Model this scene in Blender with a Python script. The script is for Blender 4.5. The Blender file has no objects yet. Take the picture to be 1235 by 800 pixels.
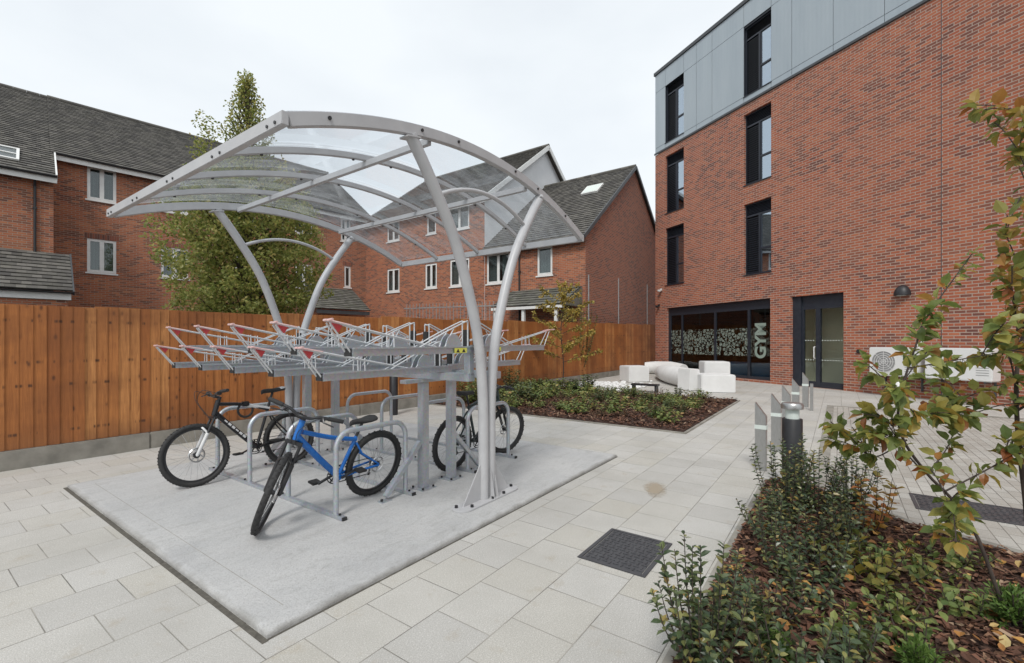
import bpy, bmesh, math, random
from mathutils import Vector, Matrix, Euler
from math import sin, cos, pi, radians, sqrt
random.seed(7)
S = bpy.context.scene
COL = S.collection
V = Vector

# ------------------------------------------------------------------ mesh builder
class MB:
    def __init__(self): self.v = []; self.f = []
    def add(self, vs, fs):
        o = len(self.v); self.v += [tuple(p) for p in vs]; self.f += [tuple(i + o for i in f) for f in fs]
        return self
    def box(self, x0, x1, y0, y1, z0, z1):
        vs = [(x, y, z) for z in (z0, z1) for y in (y0, y1) for x in (x0, x1)]
        return self.add(vs, [(0,2,3,1),(4,5,7,6),(0,1,5,4),(2,6,7,3),(0,4,6,2),(1,3,7,5)])
    def bar(self, p, q, w, h, up=(0,0,1)):
        p, q, up = V(p), V(q), V(up)
        d = (q - p).normalized(); r = d.cross(up)
        if r.length < 1e-4: r = d.cross(V((1,0,0)))
        r.normalize(); u = r.cross(d)
        vs = [b + r*sx*w/2 + u*sz*h/2 for b in (p, q) for sz in (-1,1) for sx in (-1,1)]
        return self.add(vs, [(0,1,3,2),(4,6,7,5),(0,4,5,1),(2,3,7,6),(0,2,6,4),(1,5,7,3)])
    def sweep(self, pts, prof, closed=False, up=(0,0,1), scale=None, cap=True):
        # prof: list of (a,b): a along side vector, b along up vector
        pts = [V(p) for p in pts]; n = len(pts); m = len(prof); up = V(up); rings = []
        for i in range(n):
            a = pts[(i-1) % n] if (closed or i > 0) else pts[0]
            b = pts[(i+1) % n] if (closed or i < n-1) else pts[-1]
            d = (b - a).normalized(); r = d.cross(up)
            if r.length < 1e-3: r = d.cross(V((1,0,0))) if not rings else last_r
            r.normalize()
            if rings and not closed:
                if r.dot(last_r) < 0: r = -r
            last_r = r; u = r.cross(d); s = scale[i] if scale else 1
            rings.append([pts[i] + r*pa*s + u*pb*s for pa, pb in prof])
        vs = [p for ring in rings for p in ring]; fs = []
        for i in range(n if closed else n-1):
            j = (i+1) % n
            for k in range(m):
                k2 = (k+1) % m
                fs.append((i*m+k, i*m+k2, j*m+k2, j*m+k))
        if cap and not closed:
            fs.append(tuple(reversed(range(m)))); fs.append(tuple((n-1)*m+k for k in range(m)))
        return self.add(vs, fs)
    def tube(self, pts, r, n=10, closed=False, up=(0,0,1)):
        # parallel transport frames
        pts = [V(p) for p in pts]; N = len(pts)
        rad = r if isinstance(r, (list, tuple)) else [r]*N
        if closed:
            return self.sweep(pts, [(cos(2*pi*k/n), sin(2*pi*k/n)) for k in range(n)], True, up, rad)
        d0 = (pts[1]-pts[0]).normalized()
        r0 = d0.orthogonal().normalized(); vs = []; fs = []
        for i in range(N):
            a = pts[max(i-1,0)]; b = pts[min(i+1,N-1)]
            d = (b-a)
            d = d.normalized() if d.length > 1e-9 else d0
            r0 = (r0 - d*r0.dot(d)); r0.normalize(); u = d.cross(r0)
            for k in range(n):
                vs.append(pts[i] + (r0*cos(2*pi*k/n) + u*sin(2*pi*k/n))*rad[i])
        for i in range(N-1):
            for k in range(n):
                k2 = (k+1) % n
                fs.append((i*n+k, i*n+k2, (i+1)*n+k2, (i+1)*n+k))
        fs.append(tuple(reversed(range(n)))); fs.append(tuple((N-1)*n+k for k in range(n)))
        return self.add(vs, fs)
    def ring(self, c, ax, R, r, N=40, n=8):
        ax = V(ax).normalized(); a = ax.orthogonal().normalized(); b = ax.cross(a)
        vs = []; fs = []
        for i in range(N):
            e = a*cos(2*pi*i/N) + b*sin(2*pi*i/N)
            for k in range(n):
                vs.append(V(c) + e*(R + r*cos(2*pi*k/n)) + ax*r*sin(2*pi*k/n))
        for i in range(N):
            j = (i+1) % N
            for k in range(n):
                k2 = (k+1) % n; fs.append((i*n+k, j*n+k, j*n+k2, i*n+k2))
        return self.add(vs, fs)
    def cyl(self, c, ax, R, h, n=20):
        ax = V(ax).normalized(); return self.tube([V(c)-ax*h/2, V(c)+ax*h/2], R, n)
    def prism(self, poly, ext):
        ext = V(ext); n = len(poly); P = [V(p) for p in poly]
        vs = P + [p + ext for p in P]
        fs = [tuple(reversed(range(n))), tuple(range(n, 2*n))] + [(i, (i+1)%n, (i+1)%n+n, i+n) for i in range(n)]
        return self.add(vs, fs)
    def lathe(self, prof, c=(0,0,0), n=24):
        c = V(c); vs = []; fs = []; m = len(prof)
        for k in range(n):
            for r, z in prof: vs.append(c + V((r*cos(2*pi*k/n), r*sin(2*pi*k/n), z)))
        for k in range(n):
            k2 = (k+1) % n
            for i in range(m-1): fs.append((k*m+i, k2*m+i, k2*m+i+1, k*m+i+1))
        return self.add(vs, fs)
    def grid(self, rows):
        m = len(rows[0]); vs = [p for r in rows for p in r]
        return self.add(vs, [(i*m+k, i*m+k+1, (i+1)*m+k+1, (i+1)*m+k) for i in range(len(rows)-1) for k in range(m-1)])
    def xf(self, M):
        self.v = [tuple(M @ V(p)) for p in self.v]; return self
    def build(self, name, mat, parent=None, smooth=None, bevel=0, fix=True):
        me = bpy.data.meshes.new(name); me.from_pydata(self.v, [], self.f)
        if fix or bevel:
            bm = bmesh.new(); bm.from_mesh(me)
            bmesh.ops.recalc_face_normals(bm, faces=bm.faces)
            if bevel:
                ed = [e for e in bm.edges if len(e.link_faces) == 2 and e.calc_face_angle(0) > 0.6]
                bmesh.ops.bevel(bm, geom=ed, offset=bevel, segments=2, affect='EDGES', clamp_overlap=True)
            bm.to_mesh(me); bm.free()
        if smooth or bevel:
            me.polygons.foreach_set('use_smooth', [True]*len(me.polygons))
            me.set_sharp_from_angle(angle=radians(smooth if smooth else 40))
        me.materials.append(mat); me.update()
        o = bpy.data.objects.new(name, me); COL.objects.link(o)
        if parent: o.parent = parent
        return o

def bolts(parent, m, pts, ax, R, h, n=6):
    for p in pts:
        MB().cyl(p, ax, R, h, n).build('bolt', m, parent)
def tag(o, label=None, cat=None, group=None, kind=None):
    if label: o['label'] = label
    if cat: o['category'] = cat
    if group: o['group'] = group
    if kind: o['kind'] = kind
    return o
def thing(name, label, cat, loc=(0,0,0), rz=0, group=None):
    o = bpy.data.objects.new(name, None); COL.objects.link(o)
    o.location = loc; o.rotation_euler = (0,0,rz); o.empty_display_size = .1
    return tag(o, label, cat, group)
def copy_tree(o, parent=None):
    c = o.copy(); COL.objects.link(c)
    if parent: c.parent = parent
    for ch in list(o.children): copy_tree(ch, c)
    return c
def place(o, loc, rz): o.location = loc; o.rotation_euler = (0,0,rz)

# site frame: x along the rack trays, y along the fence-wards direction
F0 = V((-.25, 4.55, 0)); SA = radians(54.4)
SB = V((cos(SA), sin(SA), 0)); SC = V((-sin(SA), cos(SA), 0))
def site(s, t, z=0): return F0 + SB*s + SC*t + V((0,0,z))
def to_site(x, y):
    d = V((x, y, 0)) - F0; return d.dot(SB), d.dot(SC)

# ------------------------------------------------------------------ materials
def mat(name, col=(.5,.5,.5), rough=.6, metal=0, spec=.5):
    m = bpy.data.materials.new(name); m.use_nodes = True
    b = m.node_tree.nodes['Principled BSDF']
    b.inputs['Base Color'].default_value = (*col, 1); b.inputs['Roughness'].default_value = rough
    b.inputs['Metallic'].default_value = metal; b.inputs['Specular IOR Level'].default_value = spec
    return m
class NT:
    def __init__(self, m): self.t = m.node_tree; self.n = self.t.nodes; self.b = self.n['Principled BSDF']; self.out = self.n['Material Output']
    def N(self, typ, **kw):
        nd = self.n.new(typ)
        for k, v in kw.items():
            if k[0] == 'i': nd.inputs[int(k[1:])].default_value = v
            else: setattr(nd, k, v)
        return nd
    def L(self, a, b): self.t.links.new(a, b)
    def obj(self): return self.N('ShaderNodeTexCoord').outputs['Object']
    def scaled(self, vec, s):
        mp = self.N('ShaderNodeMapping'); mp.inputs['Scale'].default_value = s; self.L(vec, mp.inputs['Vector']); return mp.outputs[0]
    def noise(self, vec, scale, detail=4, rough=.6, dist=0):
        n = self.N('ShaderNodeTexNoise'); n.inputs['Scale'].default_value = scale; n.inputs['Detail'].default_value = detail
        n.inputs['Roughness'].default_value = rough; n.inputs['Distortion'].default_value = dist
        self.L(vec, n.inputs['Vector']); return n.outputs['Fac']
    def ramp(self, fac, stops, interp='LINEAR'):
        r = self.N('ShaderNodeValToRGB'); r.color_ramp.interpolation = interp
        e = r.color_ramp.elements
        while len(e) < len(stops): e.new(.5)
        for el, (p, c) in zip(e, stops):
            el.position = p; el.color = (*c, 1) if len(c) == 3 else c
        self.L(fac, r.inputs[0]); return r.outputs[0]
    def mix(self, fac, a, b, mode='MIX'):
        m = self.N('ShaderNodeMix', data_type='RGBA', blend_type=mode)
        for inp, v in ((m.inputs[0], fac), (m.inputs[6], a), (m.inputs[7], b)):
            if hasattr(v, 'is_output'): self.L(v, inp)
            elif isinstance(v, (int, float)): inp.default_value = v
            else: inp.default_value = (*v, 1)
        return m.outputs[2]
    def math(self, op, a, b=0):
        m = self.N('ShaderNodeMath', operation=op)
        for inp, v in ((m.inputs[0], a), (m.inputs[1], b)):
            if hasattr(v, 'is_output'): self.L(v, inp)
            else: inp.default_value = v
        return m.outputs[0]
    def bump(self, h, dist, strength=1):
        b = self.N('ShaderNodeBump'); b.inputs['Distance'].default_value = dist; b.inputs['Strength'].default_value = strength
        self.L(h, b.inputs['Height']); self.L(b.outputs[0], self.b.inputs['Normal'])
    def col(self, c): self.L(c, self.b.inputs['Base Color'])
    def rough(self, c): self.L(c, self.b.inputs['Roughness'])

def vnoise(name, c1, c2, scale, rough=.6, bump=0, metal=0, spec=.5, stretch=(1,1,1), detail=5):
    m = mat(name, c1, rough, metal, spec); t = NT(m); v = t.scaled(t.obj(), stretch)
    n = t.noise(v, scale, detail)
    t.col(t.ramp(n, [(.3, c1), (.7, c2)]))
    t.rough(t.math('ADD', t.math('MULTIPLY', n, .3), rough-.15))
    if bump: t.bump(n, bump)
    return m

def brick_mat(name, c1, c2, c3, mortar, bw=.245, rh=.083, ms=.011):
    m = mat(name, c1, .85); t = NT(m); o = t.obj()
    sp = t.N('ShaderNodeSeparateXYZ'); t.L(o, sp.inputs[0])
    cb = t.N('ShaderNodeCombineXYZ'); t.L(t.math('ADD', sp.outputs[0], sp.outputs[1]), cb.inputs[0]); t.L(sp.outputs[2], cb.inputs[1])
    br = t.N('ShaderNodeTexBrick'); br.offset = .5
    br.inputs['Scale'].default_value = 1; br.inputs['Brick Width'].default_value = bw; br.inputs['Row Height'].default_value = rh
    br.inputs['Mortar Size'].default_value = ms; br.inputs['Mortar Smooth'].default_value = .15; br.inputs['Bias'].default_value = 0
    br.inputs['Color1'].default_value = (0,0,0,1); br.inputs['Color2'].default_value = (1,1,1,1); br.inputs['Mortar'].default_value = (.5,.5,.5,1)
    t.L(cb.outputs[0], br.inputs['Vector'])
    tone = t.ramp(br.outputs['Color'], [(0, c2), (.28, c2), (.4, c1), (.75, c1), (1, c3)])
    big = t.noise(t.scaled(cb.outputs[0], (.7,1.3,1)), .55, 5, .6)
    tone = t.mix(t.ramp(big, [(.35, (0,0,0)), (.7, (.6,.6,.6))]), tone, c3)
    drk = t.noise(t.scaled(cb.outputs[0], (1.6,.35,1)), .9, 5, .65)
    tone = t.mix(t.ramp(drk, [(.5, (0,0,0)), (.78, (.4,.4,.4))]), tone, c2)
    fine = t.noise(o, 60, 4)
    tone = t.mix(t.math('MULTIPLY', fine, .5), tone, c2)
    mcol = t.mix(t.noise(cb.outputs[0], 3, 3), mortar, tuple(x*.75 for x in mortar))
    t.col(t.mix(br.outputs['Fac'], tone, mcol))
    h = t.math('SUBTRACT', 1, br.outputs['Fac']); t.bump(t.math('ADD', h, t.math('MULTIPLY', fine, .35)), .006)
    return m

M = {}
M['brick'] = brick_mat('red_brick_multi', (.41,.107,.050), (.145,.054,.042), (.52,.17,.078), (.47,.36,.295))
M['brick_house'] = brick_mat('house_brick', (.41,.115,.050), (.14,.054,.040), (.55,.20,.085), (.38,.29,.22), .235, .08, .009)
M['brick_gable'] = brick_mat('gable_brick', (.35,.105,.055), (.15,.06,.046), (.40,.14,.072), (.40,.29,.23), .235, .08, .009)
M['navy'] = vnoise('dark_blue_grey_frame', (.018,.022,.032), (.026,.031,.042), 8, .4)
M['clad'] = mat('grey_metal_cladding', (.37,.42,.455), .38, .25)
t = NT(M['clad']); sp = t.N('ShaderNodeSeparateXYZ'); t.L(t.obj(), sp.inputs[0])
n = t.noise(t.scaled(t.obj(), (1,1,.2)), 1.1, 4)
t.col(t.ramp(n, [(.3, (.34,.39,.425)), (.7, (.40,.45,.48))]))
t.bump(t.math('SINE', t.math('MULTIPLY', sp.outputs[0], 42)), .002, .5)
M['coping'] = vnoise('dark_coping', (.05,.055,.06), (.07,.075,.08), 5, .5)
M['upvc'] = vnoise('white_upvc', (.78,.78,.76), (.70,.70,.68), 6, .4)
M['render'] = vnoise('white_render', (.76,.77,.78), (.70,.71,.72), 1.5, .8)
M['tile'] = mat('grey_roof_tile', (.1,.1,.1), .8)
t = NT(M['tile']); o = t.obj(); n1 = t.noise(o, 2.2, 5); n2 = t.noise(o, 26, 3)
ri = t.N('ShaderNodeNewGeometry').outputs['Random Per Island']
c = t.ramp(ri, [(0,(.065,.06,.055)),(.5,(.115,.107,.096)),(1,(.185,.172,.152))])
c = t.mix(t.ramp(n1, [(.45,(0,0,0)),(.75,(.55,.55,.55))]), c, (.13,.125,.095))
t.col(t.mix(t.math('MULTIPLY', n2, .5), c, (.07,.068,.065))); t.bump(n2, .004)
M['moss_tile'] = mat('mossy_roof_tile', (.1,.1,.1), .9)
t = NT(M['moss_tile']); o = t.obj(); n1 = t.noise(o, 5, 6, .7)
ri = t.N('ShaderNodeNewGeometry').outputs['Random Per Island']
c = t.ramp(ri, [(0,(.09,.088,.08)),(1,(.18,.172,.155))])
t.col(t.mix(t.ramp(n1, [(.45,(0,0,0)),(.7,(.8,.8,.8))]), c, (.105,.115,.07))); t.bump(n1, .01)
M['black_plastic'] = vnoise('black_gutter_plastic', (.02,.02,.022), (.03,.03,.032), 8, .45)
M['paint'] = mat('pale_grey_powder_coat', (.56,.56,.58), .36, 0, .5)
t = NT(M['paint']); n = t.noise(t.obj(), 5, 5); t.col(t.ramp(n, [(.3,(.42,.42,.43)),(.7,(.49,.49,.495))])); t.rough(t.ramp(n, [(.3,(.3,.3,.3)),(.7,(.45,.45,.45))]))
M['galv'] = mat('galvanised_steel', (.55,.58,.61), .42, .65)
t = NT(M['galv']); o = t.obj(); vo = t.N('ShaderNodeTexVoronoi'); vo.inputs['Scale'].default_value = 55; t.L(o, vo.inputs['Vector'])
n = t.noise(o, 7, 5)
t.col(t.mix(t.math('MULTIPLY', n, .8), t.mix(.3, (.53,.56,.59), vo.outputs['Color'], 'SOFT_LIGHT'), (.40,.43,.46)))
t.rough(t.ramp(n, [(.3,(.34,.34,.34)),(.7,(.55,.55,.55))]))
M['wire'] = vnoise('bright_zinc_rod', (.70,.71,.72), (.60,.61,.62), 20, .38, metal=.3)
M['steel'] = mat('brushed_stainless', (.62,.62,.61), .3, .9)
t = NT(M['steel']); n = t.noise(t.scaled(t.obj(), (60,60,3)), 6, 3); t.col(t.ramp(n, [(.3,(.36,.36,.355)),(.7,(.50,.50,.49))])); t.rough(t.ramp(n, [(.3,(.3,.3,.3)),(.7,(.48,.48,.48))]))
M['red'] = vnoise('red_plastic_grip', (.55,.055,.06), (.45,.05,.055), 20, .4)
M['pinkred'] = vnoise('faded_red_sleeve', (.60,.30,.29), (.68,.52,.50), 9, .45)
M['yellow'] = vnoise('yellow_label_film', (.68,.66,.12), (.62,.60,.10), 6, .4)
M['rubber'] = vnoise('tyre_rubber', (.020,.020,.021), (.036,.035,.034), 30, .75)
M['blackmetal'] = vnoise('satin_black_metal', (.016,.016,.018), (.028,.028,.03), 14, .35)
M['bikeblack'] = vnoise('black_frame_paint', (.012,.012,.014), (.02,.02,.022), 6, .22)
M['bikewhite'] = vnoise('white_frame_paint', (.72,.72,.72), (.66,.66,.66), 9, .25)
M['bikeblue'] = vnoise('blue_frame_paint', (.010,.125,.44), (.014,.15,.50), 6, .25)
M['biketeal'] = vnoise('dark_green_grey_frame', (.02,.035,.035), (.03,.045,.045), 6, .25)
M['chrome'] = vnoise('spoke_steel', (.62,.62,.62), (.5,.5,.5), 10, .25, metal=.9)
M['concrete_kerb'] = vnoise('weathered_concrete', (.33,.31,.27), (.19,.178,.155), 3.5, .9, .004)
M['cube'] = vnoise('white_cast_concrete', (.74,.74,.73), (.66,.66,.65), 2.5, .7, .001)
M['iron'] = vnoise('cast_iron', (.045,.045,.05), (.075,.075,.08), 12, .5, .001)
M['lampblack'] = vnoise('black_bollard_paint', (.013,.013,.015), (.022,.022,.025), 6, .45)
M['acwhite'] = vnoise('white_appliance_paint', (.74,.74,.73), (.66,.66,.65), 3, .45)
M['grille'] = vnoise('grey_grille', (.22,.22,.22), (.3,.3,.3), 10, .5)
M['curtain'] = vnoise('pale_curtain', (.35,.37,.37), (.52,.53,.52), 5, .9, .02, stretch=(3,3,.05))
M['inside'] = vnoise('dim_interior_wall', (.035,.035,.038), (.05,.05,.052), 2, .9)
M['hall'] = vnoise('hall_wall_paint', (.60,.60,.47), (.55,.55,.43), 2, .8)
M['hallfloor'] = vnoise('hall_floor', (.40,.40,.40), (.45,.45,.45), 6, .4)
M['gymblue'] = vnoise('gym_mat', (.16,.28,.46), (.2,.33,.5), 6, .5)
M['white_film'] = mat('etched_window_film', (.62,.68,.64), .7)

def two_sided_fresnel(nt, ior):
    # the same reflectance from either side of a thin sheet
    fr = nt.nodes.new('ShaderNodeFresnel'); ge = nt.nodes.new('ShaderNodeNewGeometry'); mr = nt.nodes.new('ShaderNodeMapRange')
    mr.inputs['To Min'].default_value = ior; mr.inputs['To Max'].default_value = 1/ior
    nt.links.new(ge.outputs['Backfacing'], mr.inputs['Value']); nt.links.new(mr.outputs[0], fr.inputs[0]); return fr
def glass(name, tint=(.9,.95,.95), ior=1.5, gl=1.0):
    m = bpy.data.materials.new(name); m.use_nodes = True; nt = m.node_tree
    for nd in list(nt.nodes): nt.nodes.remove(nd)
    out = nt.nodes.new('ShaderNodeOutputMaterial'); tr = nt.nodes.new('ShaderNodeBsdfTransparent'); tr.inputs[0].default_value = (*tint, 1)
    g = nt.nodes.new('ShaderNodeBsdfGlossy'); g.inputs['Roughness'].default_value = .02; g.inputs[0].default_value = (*gl, 1) if isinstance(gl, tuple) else (gl, gl, gl, 1)
    fr = two_sided_fresnel(nt, ior)
    mx = nt.nodes.new('ShaderNodeMixShader'); nt.links.new(fr.outputs[0], mx.inputs[0]); nt.links.new(tr.outputs[0], mx.inputs[1]); nt.links.new(g.outputs[0], mx.inputs[2])
    nt.links.new(mx.outputs[0], out.inputs[0]); return m
M['coatglass'] = glass('coated_window_glass', (.45,.52,.55), 6, (.80,.90,1.0))
M['glass'] = glass('window_glass', (.62,.68,.68), 1.75)
M['doorglass'] = glass('door_glass', (.93,.95,.94), 1.45)
M['gymglass'] = glass('tinted_window_glass', (.5,.56,.58), 1.55)
# clear canopy sheet with dust and scratches
m = bpy.data.materials.new('clear_canopy_sheet'); m.use_nodes = True; nt = m.node_tree
for nd in list(nt.nodes): nt.nodes.remove(nd)
out = nt.nodes.new('ShaderNodeOutputMaterial'); tr = nt.nodes.new('ShaderNodeBsdfTransparent'); tr.inputs[0].default_value = (.88,.925,.96,1)
g = nt.nodes.new('ShaderNodeBsdfGlossy'); g.inputs['Roughness'].default_value = .06
fr = two_sided_fresnel(nt, 1.6)
mx = nt.nodes.new('ShaderNodeMixShader'); nt.links.new(fr.outputs[0], mx.inputs[0]); nt.links.new(tr.outputs[0], mx.inputs[1]); nt.links.new(g.outputs[0], mx.inputs[2])
tl = nt.nodes.new('ShaderNodeBsdfTranslucent'); tl.inputs[0].default_value = (.75,.79,.83,1)
tc = nt.nodes.new('ShaderNodeTexCoord'); mp = nt.nodes.new('ShaderNodeMapping'); mp.inputs['Scale'].default_value = (1,4,1)
ns = nt.nodes.new('ShaderNodeTexNoise'); ns.inputs['Scale'].default_value = 3; ns.inputs['Detail'].default_value = 7; ns.inputs['Roughness'].default_value = .7
rp = nt.nodes.new('ShaderNodeValToRGB'); rp.color_ramp.elements[0].position = .35; rp.color_ramp.elements[0].color = (.03,.03,.03,1); rp.color_ramp.elements[1].position = .75; rp.color_ramp.elements[1].color = (.17,.17,.17,1)
nt.links.new(tc.outputs['Object'], mp.inputs[0]); nt.links.new(mp.outputs[0], ns.inputs['Vector']); nt.links.new(ns.outputs['Fac'], rp.inputs[0])
mx2 = nt.nodes.new('ShaderNodeMixShader'); nt.links.new(rp.outputs[0], mx2.inputs[0]); nt.links.new(mx.outputs[0], mx2.inputs[1]); nt.links.new(tl.outputs[0], mx2.inputs[2])
nt.links.new(mx2.outputs[0], out.inputs[0]); M['canopy'] = m

def timber(name, a, b, c):
    m = mat(name, a, .72); t = NT(m); o = t.obj()
    ri = t.N('ShaderNodeNewGeometry').outputs['Random Per Island']
    base = t.ramp(ri, [(0, a), (.45, b), (1, c)])
    off = t.N('ShaderNodeCombineXYZ'); t.L(t.math('MULTIPLY', ri, 37), off.inputs[0]); t.L(t.math('MULTIPLY', ri, 11), off.inputs[2])
    va = t.N('ShaderNodeVectorMath', operation='ADD'); t.L(o, va.inputs[0]); t.L(off.outputs[0], va.inputs[1])
    g = t.noise(t.scaled(va.outputs[0], (14, 14, .8)), 3, 6, .65, .6)
    base = t.mix(t.ramp(g, [(.35,(0,0,0)),(.75,(.75,.75,.75))]), base, (.20,.062,.014))
    vo = t.N('ShaderNodeTexVoronoi'); vo.inputs['Scale'].default_value = 1; vo.inputs['Randomness'].default_value = 1
    t.L(t.scaled(va.outputs[0], (7, .01, 3.6)), vo.inputs['Vector'])
    kn = t.ramp(vo.outputs['Distance'], [(0,(.85,.85,.85)),(.07,(.75,.75,.75)),(.12,(.28,.28,.28)),(.2,(0,0,0))])
    gate = t.ramp(t.noise(va.outputs[0], 2.3, 2), [(.40,(0,0,0)),(.5,(1,1,1))])
    base = t.mix(t.math('MULTIPLY', kn, gate), base, (.055,.018,.008))
    dk = t.noise(t.scaled(o, (.9,.9,1.2)), 1.1, 4)
    base = t.mix(t.ramp(dk, [(.42,(0,0,0)),(.72,(.75,.75,.75))]), base, (.17,.058,.018))
    spz = t.N('ShaderNodeSeparateXYZ'); t.L(o, spz.inputs[0]); dash = t.noise(t.scaled(o, (1,.01,.05)), 13, 2, .8)
    for zz in (.42, 1.03, 1.33, 1.86):
        band = t.ramp(t.math('ABSOLUTE', t.math('SUBTRACT', spz.outputs[2], zz)), [(0,(1,1,1)),(.010,(.9,.9,.9)),(.028,(0,0,0))])
        base = t.mix(t.math('MULTIPLY', band, t.ramp(dash, [(.53,(0,0,0)),(.62,(.9,.9,.9))])), base, (.06,.022,.01))
    splash = t.ramp(t.math('ADD', spz.outputs[2], t.math('MULTIPLY', t.noise(o, 2.5, 5), .35)), [(.36,(.45,.45,.45)),(.66,(0,0,0))])
    base = t.mix(splash, base, (.16,.075,.035))
    t.col(base); t.bump(g, .003); return m
M['timber'] = timber('stained_fence_timber', (.34,.110,.026), (.46,.168,.042), (.60,.265,.085))

def leafmat(name, stops, rough=.5, trans=.25):
    m = mat(name, (.1,.1,.1), rough); t = NT(m)
    ri = t.N('ShaderNodeNewGeometry').outputs['Random Per Island']
    c = t.ramp(ri, stops)
    n = t.noise(t.obj(), 40, 2)
    c = t.mix(t.math('MULTIPLY', n, .2), c, (.04,.035,.015))
    t.col(c)
    tr = t.N('ShaderNodeBsdfTranslucent'); t.L(c, tr.inputs[0]); mx = t.N('ShaderNodeMixShader'); mx.inputs[0].default_value = trans
    t.L(t.b.outputs[0], mx.inputs[1]); t.L(tr.outputs[0], mx.inputs[2]); t.L(mx.outputs[0], t.out.inputs[0])
    return m
M['leaf_tree'] = leafmat('tree_leaf', [(0,(.17,.22,.05)),(.4,(.31,.35,.095)),(.8,(.45,.45,.14)),(.93,(.54,.47,.16)),(1,(.58,.48,.19))], .45, .55)
M['leaf_shrub'] = leafmat('evergreen_leaf', [(0,(.032,.058,.028)),(.45,(.068,.105,.045)),(.75,(.135,.165,.065)),(.92,(.28,.27,.09)),(1,(.42,.27,.08))], .32, .18)
M['leaf_cover'] = leafmat('ground_cover_leaf', [(0,(.085,.135,.032)),(.4,(.17,.23,.06)),(.75,(.27,.30,.085)),(.9,(.38,.33,.11)),(1,(.34,.19,.07))], .5, .25)
M['leaf_birch'] = leafmat('yellow_birch_leaf', [(0,(.22,.22,.05)),(.4,(.44,.34,.07)),(.8,(.56,.40,.09)),(1,(.58,.44,.15))], .5, .35)
M['leaf_sapling'] = leafmat('turning_sapling_leaf', [(0,(.13,.19,.05)),(.35,(.25,.31,.085)),(.68,(.40,.41,.12)),(.84,(.50,.40,.09)),(.92,(.50,.24,.06)),(.96,(.30,.09,.03)),(1,(.55,.42,.16))], .4, .5)
M['leaf_conifer'] = leafmat('bright_green_needle', [(0,(.06,.13,.02)),(1,(.15,.24,.05))], .6, .2)
M['litter'] = leafmat('fallen_leaf', [(0,(.20,.08,.03)),(.35,(.42,.19,.05)),(.7,(.58,.33,.09)),(1,(.52,.42,.20))], .7, .1)
M['chips'] = leafmat('bark_chip', [(0,(.04,.018,.011)),(.4,(.10,.042,.025)),(.75,(.175,.076,.046)),(.93,(.25,.135,.08)),(1,(.40,.28,.19))], .85, 0)
M['bark'] = vnoise('sapling_bark', (.035,.026,.022), (.08,.06,.048), 20, .85, .002, stretch=(1,1,.3))
M['soil'] = vnoise('mulch_soil', (.028,.014,.010), (.075,.036,.023), 18, .95, .03)

def paver_mat(name, bw, rh, off, shift, ms, c1, c2, c3, joint, spk=.25):
    m = mat(name, c1, .8); t = NT(m); o = t.obj()
    mp = t.N('ShaderNodeMapping'); mp.inputs['Location'].default_value = (*shift, 0); t.L(o, mp.inputs['Vector'])
    wob = t.N('ShaderNodeTexNoise'); wob.inputs['Scale'].default_value = 3; t.L(o, wob.inputs['Vector'])
    br = t.N('ShaderNodeTexBrick'); br.offset = off; br.inputs['Scale'].default_value = 1
    br.inputs['Brick Width'].default_value = bw; br.inputs['Row Height'].default_value = rh; br.inputs['Mortar Size'].default_value = ms
    br.inputs['Mortar Smooth'].default_value = .3; br.inputs['Bias'].default_value = 0
    br.inputs['Color1'].default_value = (0,0,0,1); br.inputs['Color2'].default_value = (1,1,1,1); br.inputs['Mortar'].default_value = (.5,.5,.5,1)
    t.L(mp.outputs[0], br.inputs['Vector'])
    tone = t.ramp(br.outputs['Color'], [(0, c1), (.5, c2), (1, c3)])
    sp1 = t.noise(o, 170, 2, .8); tone = t.mix(t.ramp(sp1, [(.40,(spk,)*3),(.55,(0,0,0))]), tone, tuple(x*.35 for x in c1))
    tone = t.mix(t.ramp(t.noise(o, 120, 2, .8), [(.55,(0,0,0)),(.7,(spk*1.2,)*3)]), tone, (.85,.84,.82))
    bl = t.noise(o, .9, 6, .65); tone = t.mix(t.ramp(bl, [(.42,(0,0,0)),(.75,(.5,.5,.5))]), tone, tuple(x*.62 for x in c3))
    st = t.noise(o, 5, 6, .7); tone = t.mix(t.ramp(st, [(.58,(0,0,0)),(.72,(.42,.42,.42))]), tone, (.34,.28,.20))
    jf = t.noise(o, 1.7, 3); jc = t.mix(t.ramp(jf, [(.4,(0,0,0)),(.6,(1,1,1))]), tuple(joint), tuple(x*2.2 for x in joint))
    t.col(t.mix(br.outputs['Fac'], tone, jc))
    t.bump(t.math('ADD', t.math('SUBTRACT', 1, br.outputs['Fac']), t.math('MULTIPLY', sp1, .25)), .004)
    return m
M['pavers'] = paver_mat('granite_aggregate_paver', .8, .4, .5, (.21, .515), .003, (.465,.45,.42), (.525,.51,.478), (.485,.462,.41), (.17,.16,.14), .42)
M['pavers'].node_tree.nodes  # paving flags are 400 wide; half bond
for nd in M['pavers'].node_tree.nodes:
    if nd.type == 'TEX_BRICK': nd.inputs['Brick Width'].default_value = .4
M['blocks'] = paver_mat('small_block_paver', .21, .105, .5, (0, 0), .004, (.40,.375,.335), (.46,.44,.40), (.36,.33,.29), (.11,.10,.085))
M['ground'] = vnoise('rough_tarmac', (.06,.06,.06), (.10,.098,.095), 3, .9, .004)
M['pad'] = mat('cast_concrete', (.5,.5,.5), .85)
t = NT(M['pad']); o = t.obj(); n1 = t.noise(o, 1.1, 8, .7, .4); n2 = t.noise(o, 110, 3, .75); n3 = t.noise(t.scaled(o,(1,3,1)), 3.5, 6, .65, .8); n4 = t.noise(o, 22, 4, .7)
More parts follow.
